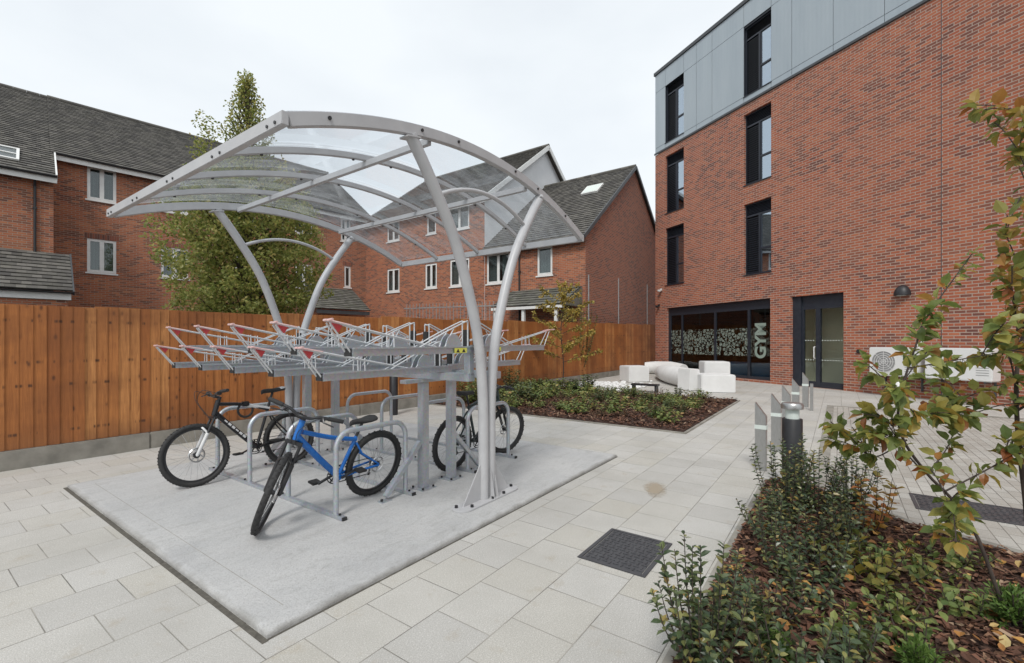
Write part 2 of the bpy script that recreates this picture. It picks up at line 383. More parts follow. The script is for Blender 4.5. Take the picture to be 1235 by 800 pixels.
c = t.ramp(n1, [(.3,(.41,.41,.412)),(.5,(.475,.474,.468)),(.7,(.52,.515,.505))]); c = t.mix(t.ramp(n2, [(.36,(.4,.4,.4)),(.5,(0,0,0))]), c, (.20,.195,.19))
c = t.mix(t.ramp(n3, [(.52,(0,0,0)),(.74,(.5,.5,.5))]), c, (.29,.285,.27)); c = t.mix(t.ramp(n4, [(.62,(0,0,0)),(.72,(.35,.35,.35))]), c, (.24,.23,.215))
sp = t.N('ShaderNodeSeparateXYZ'); t.L(o, sp.inputs[0])
ex = t.math('MINIMUM', t.math('SUBTRACT', sp.outputs[0], -2.33), t.math('SUBTRACT', 2.42, sp.outputs[0])); ey = t.math('MINIMUM', t.math('SUBTRACT', sp.outputs[1], -.36), t.math('SUBTRACT', 4.0, sp.outputs[1]))
e = t.math('MINIMUM', ex, ey); dirt = t.math('SUBTRACT', t.math('ADD', -.02, t.math('MULTIPLY', t.noise(o, 5, 5, .65), .12)), e)
c = t.mix(t.ramp(t.math('MULTIPLY', dirt, 18), [(.0,(0,0,0)),(.9,(.62,.62,.62))]), c, (.17,.16,.14))
t.col(c); t.bump(t.math('ADD', n2, t.math('MULTIPLY', t.math('ADD', n3, n4), 1.2)), .005)

# ------------------------------------------------------------------ world, sun, camera
W = bpy.data.worlds.new('World'); S.world = W; W.use_nodes = True; nt = W.node_tree
for nd in list(nt.nodes): nt.nodes.remove(nd)
wo = nt.nodes.new('ShaderNodeOutputWorld'); bg = nt.nodes.new('ShaderNodeBackground'); bg.inputs[1].default_value = .092
sky = nt.nodes.new('ShaderNodeTexSky'); sky.sky_type = 'NISHITA'; sky.sun_disc = False
SUN_EL, SUN_ROT = radians(50), radians(197)
sky.sun_elevation = SUN_EL; sky.sun_rotation = SUN_ROT; sky.air_density = 1.2; sky.dust_density = 2
tc = nt.nodes.new('ShaderNodeTexCoord'); mp = nt.nodes.new('ShaderNodeMapping'); mp.inputs['Scale'].default_value = (1,1,2.2)
ns = nt.nodes.new('ShaderNodeTexNoise'); ns.inputs['Scale'].default_value = 1.6; ns.inputs['Detail'].default_value = 5
rp = nt.nodes.new('ShaderNodeValToRGB'); rp.color_ramp.elements[0].position = .25; rp.color_ramp.elements[0].color = (.74,.74,.74,1); rp.color_ramp.elements[1].position = .6; rp.color_ramp.elements[1].color = (.97,.97,.97,1)
mixc = nt.nodes.new('ShaderNodeMix'); mixc.data_type = 'RGBA'; mixc.inputs[7].default_value = (7.55, 7.95, 8.25, 1)
for a, b in ((tc.outputs['Generated'], mp.inputs[0]), (mp.outputs[0], ns.inputs['Vector']), (ns.outputs['Fac'], rp.inputs[0]), (rp.outputs[0], mixc.inputs[0]), (sky.outputs[0], mixc.inputs[6]), (mixc.outputs[2], bg.inputs[0]), (bg.outputs[0], wo.inputs[0])):
    nt.links.new(a, b)
ld = bpy.data.lights.new('sun', 'SUN'); ld.energy = 1.5; ld.angle = radians(14); ld.color = (1,.97,.93)
lo = bpy.data.objects.new('sun', ld); COL.objects.link(lo)
# sun_rotation is measured clockwise from +Y
sd = V((sin(SUN_ROT)*cos(SUN_EL), cos(SUN_ROT)*cos(SUN_EL), sin(SUN_EL)))
lo.rotation_euler = sd.to_track_quat('Z', 'Y').to_euler(); lo.location = (0,0,30)
cd = bpy.data.cameras.new('camera'); co = bpy.data.objects.new('camera', cd); COL.objects.link(co); S.camera = co
co.location = (0,0,1.6); co.rotation_euler = (pi/2,0,0); cd.sensor_width = 36; cd.lens = 36*550/1235; cd.shift_y = 11.5/1235; cd.clip_end = 2000; cd.clip_start = .05
S.view_settings.view_transform = 'Standard'; S.view_settings.look = 'None'; S.view_settings.gamma = 1; S.view_settings.exposure = .45
S.cycles.transparent_max_bounces = 32; S.cycles.max_bounces = 8; S.cycles.use_denoising = True

# ------------------------------------------------------------------ ground
def sheet(name, pts, z, m, thick=.0, frame=True):
    o = MB()
    if thick: o.prism([(x, y, z-thick) for x, y in pts], (0,0,thick))
    else: o.add([(x, y, z) for x, y in pts], [tuple(range(len(pts)))])
    ob = o.build(name, m, None, fix=bool(thick))
    if frame: place(ob, F0, SA)
    ob['kind'] = 'structure'; return ob
sheet('ground', [(-300,-300),(300,-300),(300,300),(-300,300)], -.012, M['ground'], frame=False)
PAVE_R = -2.62
sheet('paving', [(-9,-6),(-3.2,-6),(-3.2,PAVE_R),(10.2,PAVE_R),(10.0,-14),(30,-24),(40,-14),(40,5.62),(-9,5.62)], 0, M['pavers'])
bp = MB(); 
blk = sheet('block_paving', [(2.0,PAVE_R-.14),(10.06,PAVE_R-.14),(9.86,-14),(-3,-14),(-3,-6.2),(.6,-6.2),(1.2,-4.4),(1.6,-3.4)], .006, M['blocks'])
# kerb edging between paving and blocks
kb = MB(); kb.prism([(2.2,PAVE_R-.14,-.02),(10.2,PAVE_R-.14,-.02),(10.2,PAVE_R,-.02),(2.2,PAVE_R,-.02)], (0,0,.034))
kb.prism([(10.06,-14,-.02),(10.2,-14,-.02),(10.2,PAVE_R-.142,-.02),(10.06,PAVE_R-.142,-.02)], (0,0,.033))
o = kb.build('kerb', M['concrete_kerb'], bevel=.006); place(o, F0, SA); o['kind'] = 'structure'
# concrete pad with worn rounded edge
PX0, PX1, PY0, PY1 = -2.33, 2.42, -.36, 4.0
pd = MB(); nseg = 120; rnd = random.Random(3)
ph_ = [rnd.uniform(0,6.28) for _ in range(12)]
def wob(i, s, jit): return jit*(.5*sin(i*.31+ph_[s])+.35*sin(i*.83+ph_[s+4])+.25*sin(i*1.9+ph_[s+8]))
def edge_loop(inset, z, jit):
    L = []
    for i in range(nseg): L.append((PX0+inset+(PX1-PX0-2*inset)*i/nseg, PY0+inset+wob(i,0,jit), z))
    for i in range(nseg): L.append((PX1-inset+wob(i,1,jit), PY0+inset+(PY1-PY0-2*inset)*i/nseg, z))
    for i in range(nseg): L.append((PX1-inset-(PX1-PX0-2*inset)*i/nseg, PY1-inset+wob(i,2,jit), z))
    for i in range(nseg): L.append((PX0+inset+wob(i,3,jit), PY1-inset-(PY1-PY0-2*inset)*i/nseg, z))
    return L
loops = [edge_loop(0,-.02,.0), edge_loop(0.002,.016,.006), edge_loop(.007,.025,.008), edge_loop(.020,.031,.006), edge_loop(.06,.032,0)]
n4 = nseg*4; vs = [p for l in loops for p in l]
fs = [(i*n4+k, i*n4+(k+1)%n4, (i+1)*n4+(k+1)%n4, (i+1)*n4+k) for i in range(4) for k in range(n4)]
fs.append(tuple(4*n4+k for k in range(n4)))
pd.add(vs, fs); o = pd.build('concrete_pad', M['pad'], smooth=70); place(o, F0, SA); o['kind'] = 'structure'
PZ = .032
PZ_ = .032
jn = MB(); jn.box(PX0-.035, PX0-.002, PY0-.02, PY1, -.01, .003); jn.box(PX0, PX1, PY0-.014, PY0-.002, -.01, .003); jn.box(PX1+.002, PX1+.012, PY0, PY1, -.01, .003); jn.box(PX0, PX1, PY1+.002, PY1+.012, -.01, .003)
M['joint'] = vnoise('gritty_open_joint', (.06,.054,.045), (.13,.12,.10), 25, .95, .004)
jn2 = MB(); jn2.box(PX0+.185, PX0+.1885, PY0+.19, PY1-.2, PZ_-.002, PZ_+.0006); o = jn2.build('trowel_line', M['concrete_kerb']); place(o, F0, SA); o['kind'] = 'structure'
o = jn.build('pad_joint', M['joint']); place(o, F0, SA); o['kind'] = 'structure'
# saw cut line on the pad, inset from its left edge
# planting beds
FARB = [(4.61,-.66),(9.85,-.66),(9.85,5.5),(4.61,5.5)]
NEARB = [(-3.2,-2.2),(2.35,-2.2),(2.35,-2.62),(1.99,-2.94),(1.62,-3.35),(1.2,-4.3),(.6,-6.2),(-3.2,-6.2)]
def bed(name, poly, z, kerbw, seed):
    b = MB(); c = V((sum(p[0] for p in poly)/len(poly), sum(p[1] for p in poly)/len(poly), 0)); rr = random.Random(seed)
    # fine mounded grid clipped to the polygon
    xs = [p[0] for p in poly]; ys = [p[1] for p in poly]
    def inside(x, y):
        r = False; j = len(poly)-1
        for i in range(len(poly)):
            xi, yi = poly[i]; xj, yj = poly[j]
            if (yi > y) != (yj > y) and x < (xj-xi)*(y-yi)/(yj-yi)+xi: r = not r
            j = i
        return r
    b.prism([(x, y, -.02) for x, y in poly], (0,0,z+.02))
    ob = b.build(name, M['soil']); place(ob, F0, SA); ob['kind'] = 'structure'
    return inside
in_far = bed('planting_bed', FARB, .03, .05, 1)
in_near = bed('planting_bed', NEARB, .025, .05, 2)
eg = MB(); eg.box(4.55,4.605,-.72,5.5,-.02,.022); eg.box(4.605,9.9,-.72,-.665,-.02,.022); eg.box(9.855,9.905,-.664,5.5,-.02,.022)
o = eg.build('kerb', M['concrete_kerb'], bevel=.004); place(o, F0, SA); o['kind'] = 'structure'
eg = MB(); eg.box(-3.2,2.4,-2.195,-2.145,-.02,.024); eg.box(2.36,2.41,-2.63,-2.2,-.02,.024)
o = eg.build('kerb', M['concrete_kerb'], bevel=.004); place(o, F0, SA); o['kind'] = 'structure'
eg = MB(); eg.sweep([(2.39,-2.63,.01),(2.03,-2.97,.01),(1.66,-3.37,.01),(1.24,-4.31,.01),(.64,-6.2,.01)], [(-.04,-.03),(.04,-.03),(.04,.025),(-.04,.025)])
o = eg.build('kerb', M['concrete_kerb']); place(o, F0, SA); o['kind'] = 'structure'

def chips(name, inside, bbox, n, size, z0, m, seed, up=.5):
    r = random.Random(seed); b = MB(); k = 0
    while k < n:
        x = r.uniform(bbox[0], bbox[1]); y = r.uniform(bbox[2], bbox[3])
        if not inside(x, y): continue
        k += 1; a = r.uniform(0, 2*pi); L = size*r.uniform(.5,1.5); w = L*r.uniform(.25,.6)
        d = V((cos(a), sin(a), r.uniform(-up,up))).normalized(); s = d.cross(V((r.uniform(-up,up),r.uniform(-up,up),1))).normalized(); nn = d.cross(s)
        c = V((x, y, z0 + r.uniform(0, size*.8)))
        b.add([c-d*L/2-s*w/2, c+d*L/2-s*w*.35, c+d*L/2+s*w*.4, c-d*L/2+s*w/2, c+nn*w*.25], [(0,1,4),(1,2,4),(2,3,4),(3,0,4)])
    o = b.build(name, m, fix=False); place(o, F0, SA); return o
o = chips('bark_mulch', in_near, (-1.6,2.4,-5.2,-2.2), 15000, .042, .027, M['chips'], 5); tag(o, 'brown bark chip mulch over the near planting bed', 'mulch', kind='stuff')
o = chips('bark_mulch', in_far, (4.61,9.85,-.66,5.5), 12000, .06, .033, M['chips'], 6); tag(o, 'brown bark chip mulch over the far planting bed', 'mulch', kind='stuff')
def leaf_shape(b, c, d, up, L, w, curl=.15, fold=.2):
    d = V(d).normalized(); s = d.cross(V(up))
    if s.length < 1e-3: s = d.orthogonal()
    s.normalize(); n = s.cross(d)
    P = lambda a, bb, h: V(c) + d*a*L + s*bb*w + n*h*L
    b.add([P(0,0,0), P(.28,.42,fold*.3-.02), P(.62,.45,fold*.3-curl*.3), P(1,0,-curl), P(.62,-.45,fold*.3-curl*.3), P(.28,-.42,fold*.3-.02), P(.45,0,-.02)],
          [(0,1,6),(1,2,6),(2,3,6),(3,4,6),(4,5,6),(5,0,6)])
def litter(name, inside, bbox, n, size, z0, seed):
    r = random.Random(seed); b = MB(); k = 0
    while k < n:
        x = r.uniform(bbox[0], bbox[1]); y = r.uniform(bbox[2], bbox[3])
        if not inside(x, y): continue
        k += 1; a = r.uniform(0, 2*pi)
        leaf_shape(b, (x,y,z0+r.uniform(0,.03)), (cos(a),sin(a),r.uniform(-.1,.35)), (r.uniform(-.5,.5),r.uniform(-.5,.5),1), size*r.uniform(.6,1.3), size*r.uniform(.4,.8), r.uniform(-.2,.3), r.uniform(.1,.9))
    o = b.build(name, M['litter'], fix=False); place(o, F0, SA); return o
o = litter('fallen_leaves', in_near, (-1.4,2.4,-5,-2.2), 340, .065, .055, 8); tag(o, 'orange and tan fallen leaves lying on the near mulch bed', 'fallen leaves', kind='stuff')

# ------------------------------------------------------------------ shelter
sh = thing('bike_shelter', 'pale grey curved bike shelter with clear canopy on two V shaped supports', 'bike shelter', site(0,0,PZ), SA)
LEN = 3.64; ARC = lambda s: 3.405 - .105*s*s
def arcpts(y, s0=-2.03, s1=2.03, n=36, dz=0): return [(s0+(s1-s0)*i/n, y, ARC(s0+(s1-s0)*i/n)+dz) for i in range(n+1)]
rect = lambda w, h: [(-w/2,-h/2),(w/2,-h/2),(w/2,h/2),(-w/2,h/2)]
for k in range(5):
    end = k in (0, 4); y = LEN*k/4
    a = MB().sweep(arcpts(y, dz=0 if end else .012), rect(.056,.092) if end else rect(.042,.055)).build('arch_rib', M['paint'], sh, bevel=.005)
    for s in (-1.75,-.9,-.45,.45,.9,1.55):
        if end: bolts(a, M['blackmetal'], [(s, y+(-.034 if k == 0 else .034), ARC(s)+.005)], (0,1,0), .013, .012, 8)
        else: bolts(a, M['blackmetal'], [(s, y, ARC(s)-.022)], (0,0,1), .012, .012, 8)
for s in (-.75,.75):
    MB().bar((s, .035, ARC(s)-.045), (s, LEN-.035, ARC(s)-.045), .042, .06).build('purlin', M['paint'], sh, bevel=.004)
for sg in (-1,1):
    s = sg*2.055; z = ARC(2.03)
    e = MB().bar((s, -.031, z-.004), (s, LEN+.031, z-.004), .046, .088).build('eave_beam', M['paint'], sh, bevel=.004)
    for k in range(5):
        for dy in (-.05,.05): bolts(e, M['blackmetal'], [(s+sg*.026, min(max(LEN*k/4+dy*1.3,.05+(dy>0)*.1),LEN-.05-(dy<0)*.1), z-.02)], (1,0,0), .011, .010, 8)
for k in range(4):
    y0 = LEN*k/4+.004; y1 = LEN*(k+1)/4-.004; rows = []
    n = 32
    b = MB(); pr = [(-2.028+4.056*i/n) for i in range(n+1)]
    b.grid([[(s, y0, ARC(s)+.062) for s in pr], [(s, y1, ARC(s)+.062) for s in pr]])
    b.build('canopy_sheet', M['canopy'], sh, smooth=60, fix=False)
TUBE = [(-.055,.0),(-.055,.5),(-.065,1.0),(-.125,1.5),(-.235,1.9),(-.46,2.46),(-.76,2.93),(-1.0,3.245)]
def smoothpts(P, n=5):
    out = []
    for i in range(len(P)-1):
        p0 = V(P[max(i-1,0)]); p1 = V(P[i]); p2 = V(P[i+1]); p3 = V(P[min(i+2,len(P)-1)])
        for k in range(n):
            u = k/n
            out.append(.5*((2*p1)+(p2-p0)*u+(2*p0-5*p1+4*p2-p3)*u*u+(3*p1-p0-3*p2+p3)*u**3))
    return out + [V(P[-1])]
for y in (0, LEN):
    for sg in (-1,1):
        tb = MB().tube(smoothpts([(-sg*a, y, z+.012) for a, z in TUBE]), .051, 18).build('support_tube', M['paint'], sh, smooth=50)
        cp = MB(); s = sg*1.0; cp.bar((s-.07, y, ARC(1.07)-.068 if sg<0 else ARC(.93)-.068), (s+.07, y, ARC(.93)-.068 if sg<0 else ARC(1.07)-.068), .11, .016); cp.build('bracket', M['paint'], tb, bevel=.003)
    MB().tube([(-.66+1.32*i/14, y, 2.86+.17*(1-((i-7)/7)**2)) for i in range(15)], .021, 10).build('tie_bar', M['paint'], sh, smooth=50)
    pl = MB(); pts = []
    for i in range(11): a = -pi/2 - pi*i/10; pts.append((-.36+.105*cos(a), y+.105*sin(a), 0))
    for i in range(11): a = pi/2 - pi*i/10; pts.append((.36+.105*cos(a), y+.105*sin(a), 0))
    bpz = pl.prism(pts, (0,0,.014)).build('base_plate', M['paint'], sh, bevel=.003)
    for bx, by in ((-.40,.045),(-.30,-.062),(-.0,-.078),(.18,-.075),(.41,0),(.1,.075),(-.12,.075)):
        bolts(bpz, M['lampblack'], [(bx, y+by, .024)], (0,0,1), .017, .022)
    gs = MB()
    for sg in (-1,1):
        gs.prism([(sg*.108, y-.004, .014), (sg*.36, y-.004, .014), (sg*.108, y-.004, .36)], (0,.008,0))
    gs.prism([(-.004, y-.052, .014),(-.004, y-.10, .014),(-.004,y-.052,.30)], (.008,0,0)); gs.prism([(.06, y-.052, .014),(.06, y-.10, .014),(.06,y-.052,.24)], (.008,0,0))
    gs.build('gusset', M['paint'], sh)

# ------------------------------------------------------------------ two tier rack
rk = thing('two_tier_bike_rack', 'galvanised two tier bike rack with rows of raised trays under the canopy', 'bike rack', site(0,0,PZ), SA)
YF, YB = .76, 3.02
for y in (YF, YB):
    for s in (-.14,.29):
        p = MB().box(s-.045, s+.045, y-.045, y+.045, .008, 1.128).build('post', M['galv'], rk, bevel=.006)
        fp = MB().box(s-.10, s+.10, y-.10, y+.10, 0, .008).build('foot_plate', M['galv'], p)
        bolts(p, M['lampblack'], [(s+dx, y+dy, .017) for dx in (-.075,.075) for dy in (-.075,.075)], (0,0,1), .013, .02)
    for sg, s in ((-1,-.14),(1,.29)):
        q = s + sg*.50; br = MB().bar((s+sg*.047, y, .50), (q, y, .04), .05, .05, (0,1,0)).build('brace', M['galv'], rk, bevel=.004)
        MB().box(q-.07, q+.05, y-.04, y+.04, 0, .008).build('foot_plate', M['galv'], br)
        MB().cyl((q+sg*.045, y+.0, .018), (0,0,1), .014, .02, 6).build('bolt', M['lampblack'], br)
    MB().box(-.42, .57, y-.05, y+.05, 1.130, 1.168).build('cross_beam', M['galv'], rk, bevel=.004)
for s in (-.14,.29):
    MB().box(s-.05, s+.05, .08, 3.56, 1.170, 1.246).build('long_beam', M['galv'], rk, bevel=.004)
def make_tray(sg, high, label=False):
    """tray built at y = 0; sg is the side it reaches towards"""
    zb = 1.452 if high else 1.25; h = .066; zt = zb + h; IN = .03 if sg < 0 else .10; OUT = 1.50; X = lambda a: sg*a
    b = MB(); x0, x1 = sorted((X(IN), X(OUT)))
    b.box(x0, x1, -.048, .048, zb, zb+.006); b.box(x0, x1, -.048, -.042, zb+.0061, zt); b.box(x0, x1, .042, .048, zb+.0061, zt)
    b.box(x0, x1, -.062, -.0481, zt-.012, zt); b.box(x0, x1, .0481, .062, zt-.012, zt)
    tr = b.build('tray', M['galv'], rk)
    r = MB()
    tip = (X(OUT+.19), zt+.20)
    for y in (-.034,.034):
        r.tube([(X(OUT-.01), y, zb+.012), (tip[0]-X(.02), y*.6, tip[1]-.02)], .0065, 6)
        r.tube([(tip[0]-X(.015), y*.6, tip[1]-.004), (X(.62), y, zt-.005)], .0075, 6)
        r.tube([(X(OUT-.33), y, zt-.03), (X(OUT-.33), y*.8, zt+.117)], .005, 6)
        r.tube([(X(OUT-.40), y, zt-.03), (X(OUT-.40), y*.8, zt+.108)], .005, 6)
    r.build('lift_bar', M['wire'], tr, smooth=50)
    g = MB(); g.tube([(tip[0]-X(.20), -.021, tip[1]-.036), (tip[0], -.021, tip[1]), (tip[0], -.09, tip[1]+.004)], .0085, 8)
    g.tube([(tip[0]-X(.12), .021, tip[1]-.02), (tip[0], .021, tip[1]), (tip[0], -.021, tip[1])], .0085, 8)
    g.build('handle', M['pinkred'], tr, smooth=50)
    if sg < 0: g = MB(); g.prism([(tip[0]-X(.05), -.012, tip[1]-.02), (tip[0]-X(.13), -.012, tip[1]-.035), (tip[0]-X(.10), -.012, tip[1]-.085)], (0,.024,0)); g.build('handle_bracket', M['red'], tr)
    # wheel holder near the inner end
    w = MB()
    for y in (-.035,.035):
        w.tube(smoothpts([(X(.86), y, zt-.02), (X(.55), y, zt+.115), (X(.235), y, zt+.235), (X(.20), y, zt+.235), (X(.198), y, zt+.20), (X(.198), y, zb+.01)], 4), .0075, 6)
        w.tube([(X(.40), y, zt+.165), (X(.52), y, zt-.01)], .006, 6)
    w.tube([(X(.2), -.035, zt+.238), (X(.2), .035, zt+.238)], .0075, 6)
    w.build('wheel_holder', M['wire'], tr, smooth=50)
    k = MB(); n = 12
    k.prism([(X(.40)+.105*cos(pi*i/n), -.0405, zt-.008+.125*sin(pi*i/n)) for i in range(n+1)], (0,.012,0))
    k.prism([(X(.40)+.105*cos(pi*i/n), .0285, zt-.008+.125*sin(pi*i/n)) for i in range(n+1)], (0,.012,0))
    k.build('guide_plate', M['galv'], tr)
    k = MB(); k.box(min(X(.165),X(.193)), max(X(.165),X(.193)), -.03, .03, zt-.02, zt+.16); k.build('stop_pad', M['rubber'], tr)
    k = MB(); k.box(min(X(OUT+.001),X(OUT+.012)), max(X(OUT+.001),X(OUT+.012)), -.04, .04, zb+.002, zt-.006); k.build('end_cap', M['rubber'] , tr)
    st = MB()
    for s in (-.14,.29):
        if (s < 0) == (sg < 0) and high: st.box(s-.03, s+.03, -.038, .038, 1.2465, zb-.001)
    if high: st.build('riser', M['galv'], tr)
    return tr
def add_label(tr, sg, zt, x, y):
    lb = MB().box(x-.085, x+.085, y-.003, y-.0005, zt-.062, zt-.016).build('warning_label', M['yellow'], tr)
    b = MB()
    for cx_ in (-.04,.04):
        b.prism([(x+cx_-.024, y-.0045, zt-.055),(x+cx_+.024, y-.0045, zt-.055),(x+cx_, y-.0045, zt-.022)], (0,.001,0))
    b2 = b.build('warning_symbol', M['lampblack'], tr)
first = {}
for sg, y0, n in ((-1,.115,10),(1,.30,9)):
    for k in range(n):
        high = (k % 2 == 0); y = y0+.378*k; key = (sg, high)
        if key not in first: o = first[key] = make_tray(sg, high)
        else: o = copy_tree(first[key], rk)
        o.location = (0, y, 0)
        if k == 0: lab = (o, sg, y)
        if k == 0:
            first[('lab', sg)] = o
for sg in (-1,1):
    add_label(first[('lab', sg)], sg, 1.518, sg*.33 if sg < 0 else .46, -.0622)

# ------------------------------------------------------------------ lower stands
def stand(label, s_out, s_in):
    st = thing('hoop_stand', label, 'bike stand', site(0,0,PZ), SA, None)
    for s in (s_out, s_in):
        r = MB().box(s-.025, s+.025, .66, 3.36, 0, .032).build('ground_rail', M['galv'], st, bevel=.004)
        MB().box(s-.022, s+.022, .645, .659, .002, .03).build('end_cap', M['rubber'], r); MB().box(s-.022, s+.022, 3.361, 3.375, .002, .03).build('end_cap', M['rubber'], r)
        bolts(r, M['lampblack'], [(s, y+.03, .040) for y in (.69,1.66,2.46,3.26)], (0,0,1), .012, .014)
    d = 1 if s_in > s_out else -1
    for y in (.78,1.58,2.38,3.18):
        P = [(s_out, y, .033), (s_out, y, .60)]
        for i in range(1,9): a = pi - pi/2*i/8; P.append((s_out + d*(.15+.15*cos(a)), y, .60+.15*sin(a)))
        for i in range(0,9): a = pi/2 - pi/2*i/8; P.append((s_in - d*(.15-.15*cos(a)), y, .60+.15*sin(a)))
        P += [(s_in, y, .033)]
        MB().tube(P, .0245, 12).build('hoop', M['galv'], st, smooth=50)
    return st
stand('low galvanised hoop stand nearest the camera holding the blue bike', -1.17, -.37)
stand('low galvanised hoop stand beside the dark bike on the far side of the rack', 1.43, .60)

# ------------------------------------------------------------------ bikes
def make_bike(name, label, frame_m, accent_m, loc, yaw, lean, steer, fork_m, saddle_z=.98, low=False, rotor=True, seed=1):
    bk = thing(name, label, 'bicycle', loc, 0); bk.rotation_euler = Euler((lean, 0, yaw))
    R = .335; RX, FX = -.50, .56; HT = V((.315,0,.885)); HB = V((.365,0,.745)); BB = V((-.085,0,.30)); ST = V((-.245,0,.76 if not low else .66))
    axd = (HB-HT).normalized()
    SM = Matrix.Translation(HT) @ Matrix.Rotation(steer, 4, -axd) @ Matrix.Translation(-HT)
    def wheel(cx, M4, front):
        c = V((cx,0,R)); ty = MB().ring(c, (0,1,0), R-.026, .026, 56, 10)
        # knobs
        for i in range(64):
            a = 2*pi*i/64; e = V((cos(a),0,sin(a))); tdir = V((-sin(a),0,cos(a)))
            for yy in ((-.013,.013) if i % 2 else (0,)): ty.bar(c+e*(R-.004)+V((0,yy,0))-tdir*.006, c+e*(R-.004)+V((0,yy,0))+tdir*.006, .011, .011, e)
        ty.xf(M4)
        w = MB()
        prof = [(-.011,-.012),(.011,-.012),(.013,.008),(-.013,.008)]
        w.sweep([c+V((cos(2*pi*i/48),0,sin(2*pi*i/48)))*(R-.056) for i in range(48)], [(a, b) for a, b in prof], True, (0,1,0))
        wh = w.xf(M4).build('wheel', M['blackmetal'], bk, smooth=40)
        ty.build('tyre', M['rubber'], wh, smooth=50)
        sp = MB()
        for i in range(28):
            a = 2*pi*i/28; sgn = 1 if i % 2 else -1; a2 = a + (.9 if (i//2) % 2 else -.9)
            sp.tube([c+V((.02*cos(a2), sgn*.028, .02*sin(a2))), c+V((cos(a),0,sin(a)))*(R-.064)], .0016, 4)
        sp.xf(M4).build('spokes', M['chrome'], wh)
        hb = MB(); hb.cyl(c, (0,1,0), .02, .09, 14)
        if rotor: hb.cyl(c+V((0,.036,0)), (0,1,0), .034, .004, 14)
        hb.xf(M4).build('hub', M['blackmetal'], wh, smooth=40)
        if rotor:
            d = MB(); d.ring(c+V((0,.036,0)), (0,1,0), .072, .008, 32, 4)
            for i in range(6):
                a = 2*pi*i/6; d.bar(c+V((.03*cos(a),.036,.03*sin(a))), c+V((.066*cos(a+.5),.036,.066*sin(a+.5))), .008, .003, (0,1,0))
            d.xf(M4).build('brake_disc', M['chrome'], wh)
        if not front:
            k = MB()
            for i in range(6): k.cyl(c+V((0,-.024-.005*i,0)), (0,1,0), .052-.006*i, .0025, 20)
            k.build('sprockets', M['chrome'], wh)
        return wh
    wheel(RX, Matrix.Identity(4), False); wheel(FX, SM, True)
    fr = MB()
    fr.tube([HT+V((-.0,0,.015)), HB+axd*.01], .027, 12)
    dn = HB-V((.008,0,-.02)); tt = HT-V((.006,0,.03)) - (V((0,0,.06)) if low else V((0,0,0)))
    P = smoothpts([tt, tt.lerp(ST, .5)+V((0,0,.012 if not low else -.03)), ST-V((0,0,.03))], 5); fr.tube(P, .021, 12)
    seat = fr.tube([BB, ST], .0175, 12)
    for sg in (-1,1):
        fr.tube([V((RX, sg*.062, R)), V((-.30, sg*.05, .322)), BB+V((-.03, sg*.03, .0))], [.011,.012,.014], 8)
        fr.tube([V((RX, sg*.062, R+.01)), V((-.30, sg*.04, ST.z-.17+.0)), ST+V((-.0, sg*.012, -.06))], [.010,.010,.011], 8)
    fr.cyl(BB, (0,1,0), .024, .08, 14)
    f = fr.build('frame', frame_m, bk, smooth=45)
    d2 = MB().tube(smoothpts([dn, dn.lerp(BB,.5)+V((.0,0,-.008)), BB+V((.012,0,.012))], 4), .029, 12).build('down_tube', frame_m, bk, smooth=45)
    ac = MB(); a0 = dn.lerp(BB,.2); a1 = dn.lerp(BB,.72); nrm = V((BB-dn).z*V((1,0,0)) - (BB-dn).x*V((0,0,1))).normalized()
    for sg in (-1,1):
        for q in range(6):
            c0 = a0.lerp(a1, q/6); c1 = a0.lerp(a1, (q+.72)/6)
            ac.bar(c0+V((0,sg*.0285,-.003)), c1+V((0,sg*.0285,-.003)), .004, .024 if q % 3 else .014, (0,0,1))
    ac.build('frame_decal', accent_m, d2)
    if not low:
        ac = MB().tube([tt.lerp(ST,.55)+V((0,0,.008)), ST-V((.01,0,.02))], .0225, 12).build('frame_sleeve', accent_m, bk, smooth=45)
    # seat post and saddle
    sdir = (ST-BB).normalized(); SP = ST + sdir*((saddle_z-.05-ST.z)/sdir.z)
    MB().tube([ST-sdir*.03, SP], .0145, 10).build('seat_post', M['blackmetal'], bk, smooth=45)
    sa = MB(); xs = [-.145,-.12,-.07,-.01,.06,.11,.135]; ws = [.05,.07,.072,.05,.026,.021,.012]; zs = [.012,.014,.006,.0,.002,.0,-.012]; rows = []
    for x, w, z in zip(xs, ws, zs):
        rows.append([(SP.x+x+.0, w*cos(a), SP.z+.05+z+.022*sin(a)*(1 if sin(a) > 0 else 1.4)-.022) for a in [2*pi*i/12 for i in range(13)]])
    sa.grid(rows); sa.add([rows[0][i] for i in range(12)], [tuple(range(12))]); sa.add([rows[-1][i] for i in range(12)], [tuple(range(12))])
    sd_ = sa.build('saddle', M['rubber'], bk, smooth=60)
    if accent_m is M['bikewhite'] and not low:
        q = MB(); q.grid([[(SP.x+x, w*1.03*cos(a), SP.z+.05+z+.0225*sin(a)*1.05-.021) for a in [pi*i/8 for i in range(9)]] for x, w, z in list(zip(xs, ws, zs))[0:3]]); q.build('saddle_panel', accent_m, sd_, smooth=60)
    # fork
    fk = MB(); fa = V((FX,0,R))
    cr = HB + axd*.035
    fk.tube([HB, cr], .02, 10); fk.bar(cr+V((0,-.068,0)), cr+V((0,.068,0)), .045, .03, axd)
    fk2 = MB()
    low_l = (fa-cr)
    for sg in (-1,1):
        top = cr+V((0,sg*.058,0)); en = fa+V((-.0,sg*.056,0)); mid = top.lerp(en,.42)
        fk.tube([top, mid+ (en-top)*.06], .0145, 10)
        fk2.tube([mid, en, en+V((.0,0,-.012))], [.0195,.018,.012], 10)
    br_ = (cr+V((0,.058,0))).lerp(fa+V((0,.056,0)),.42)
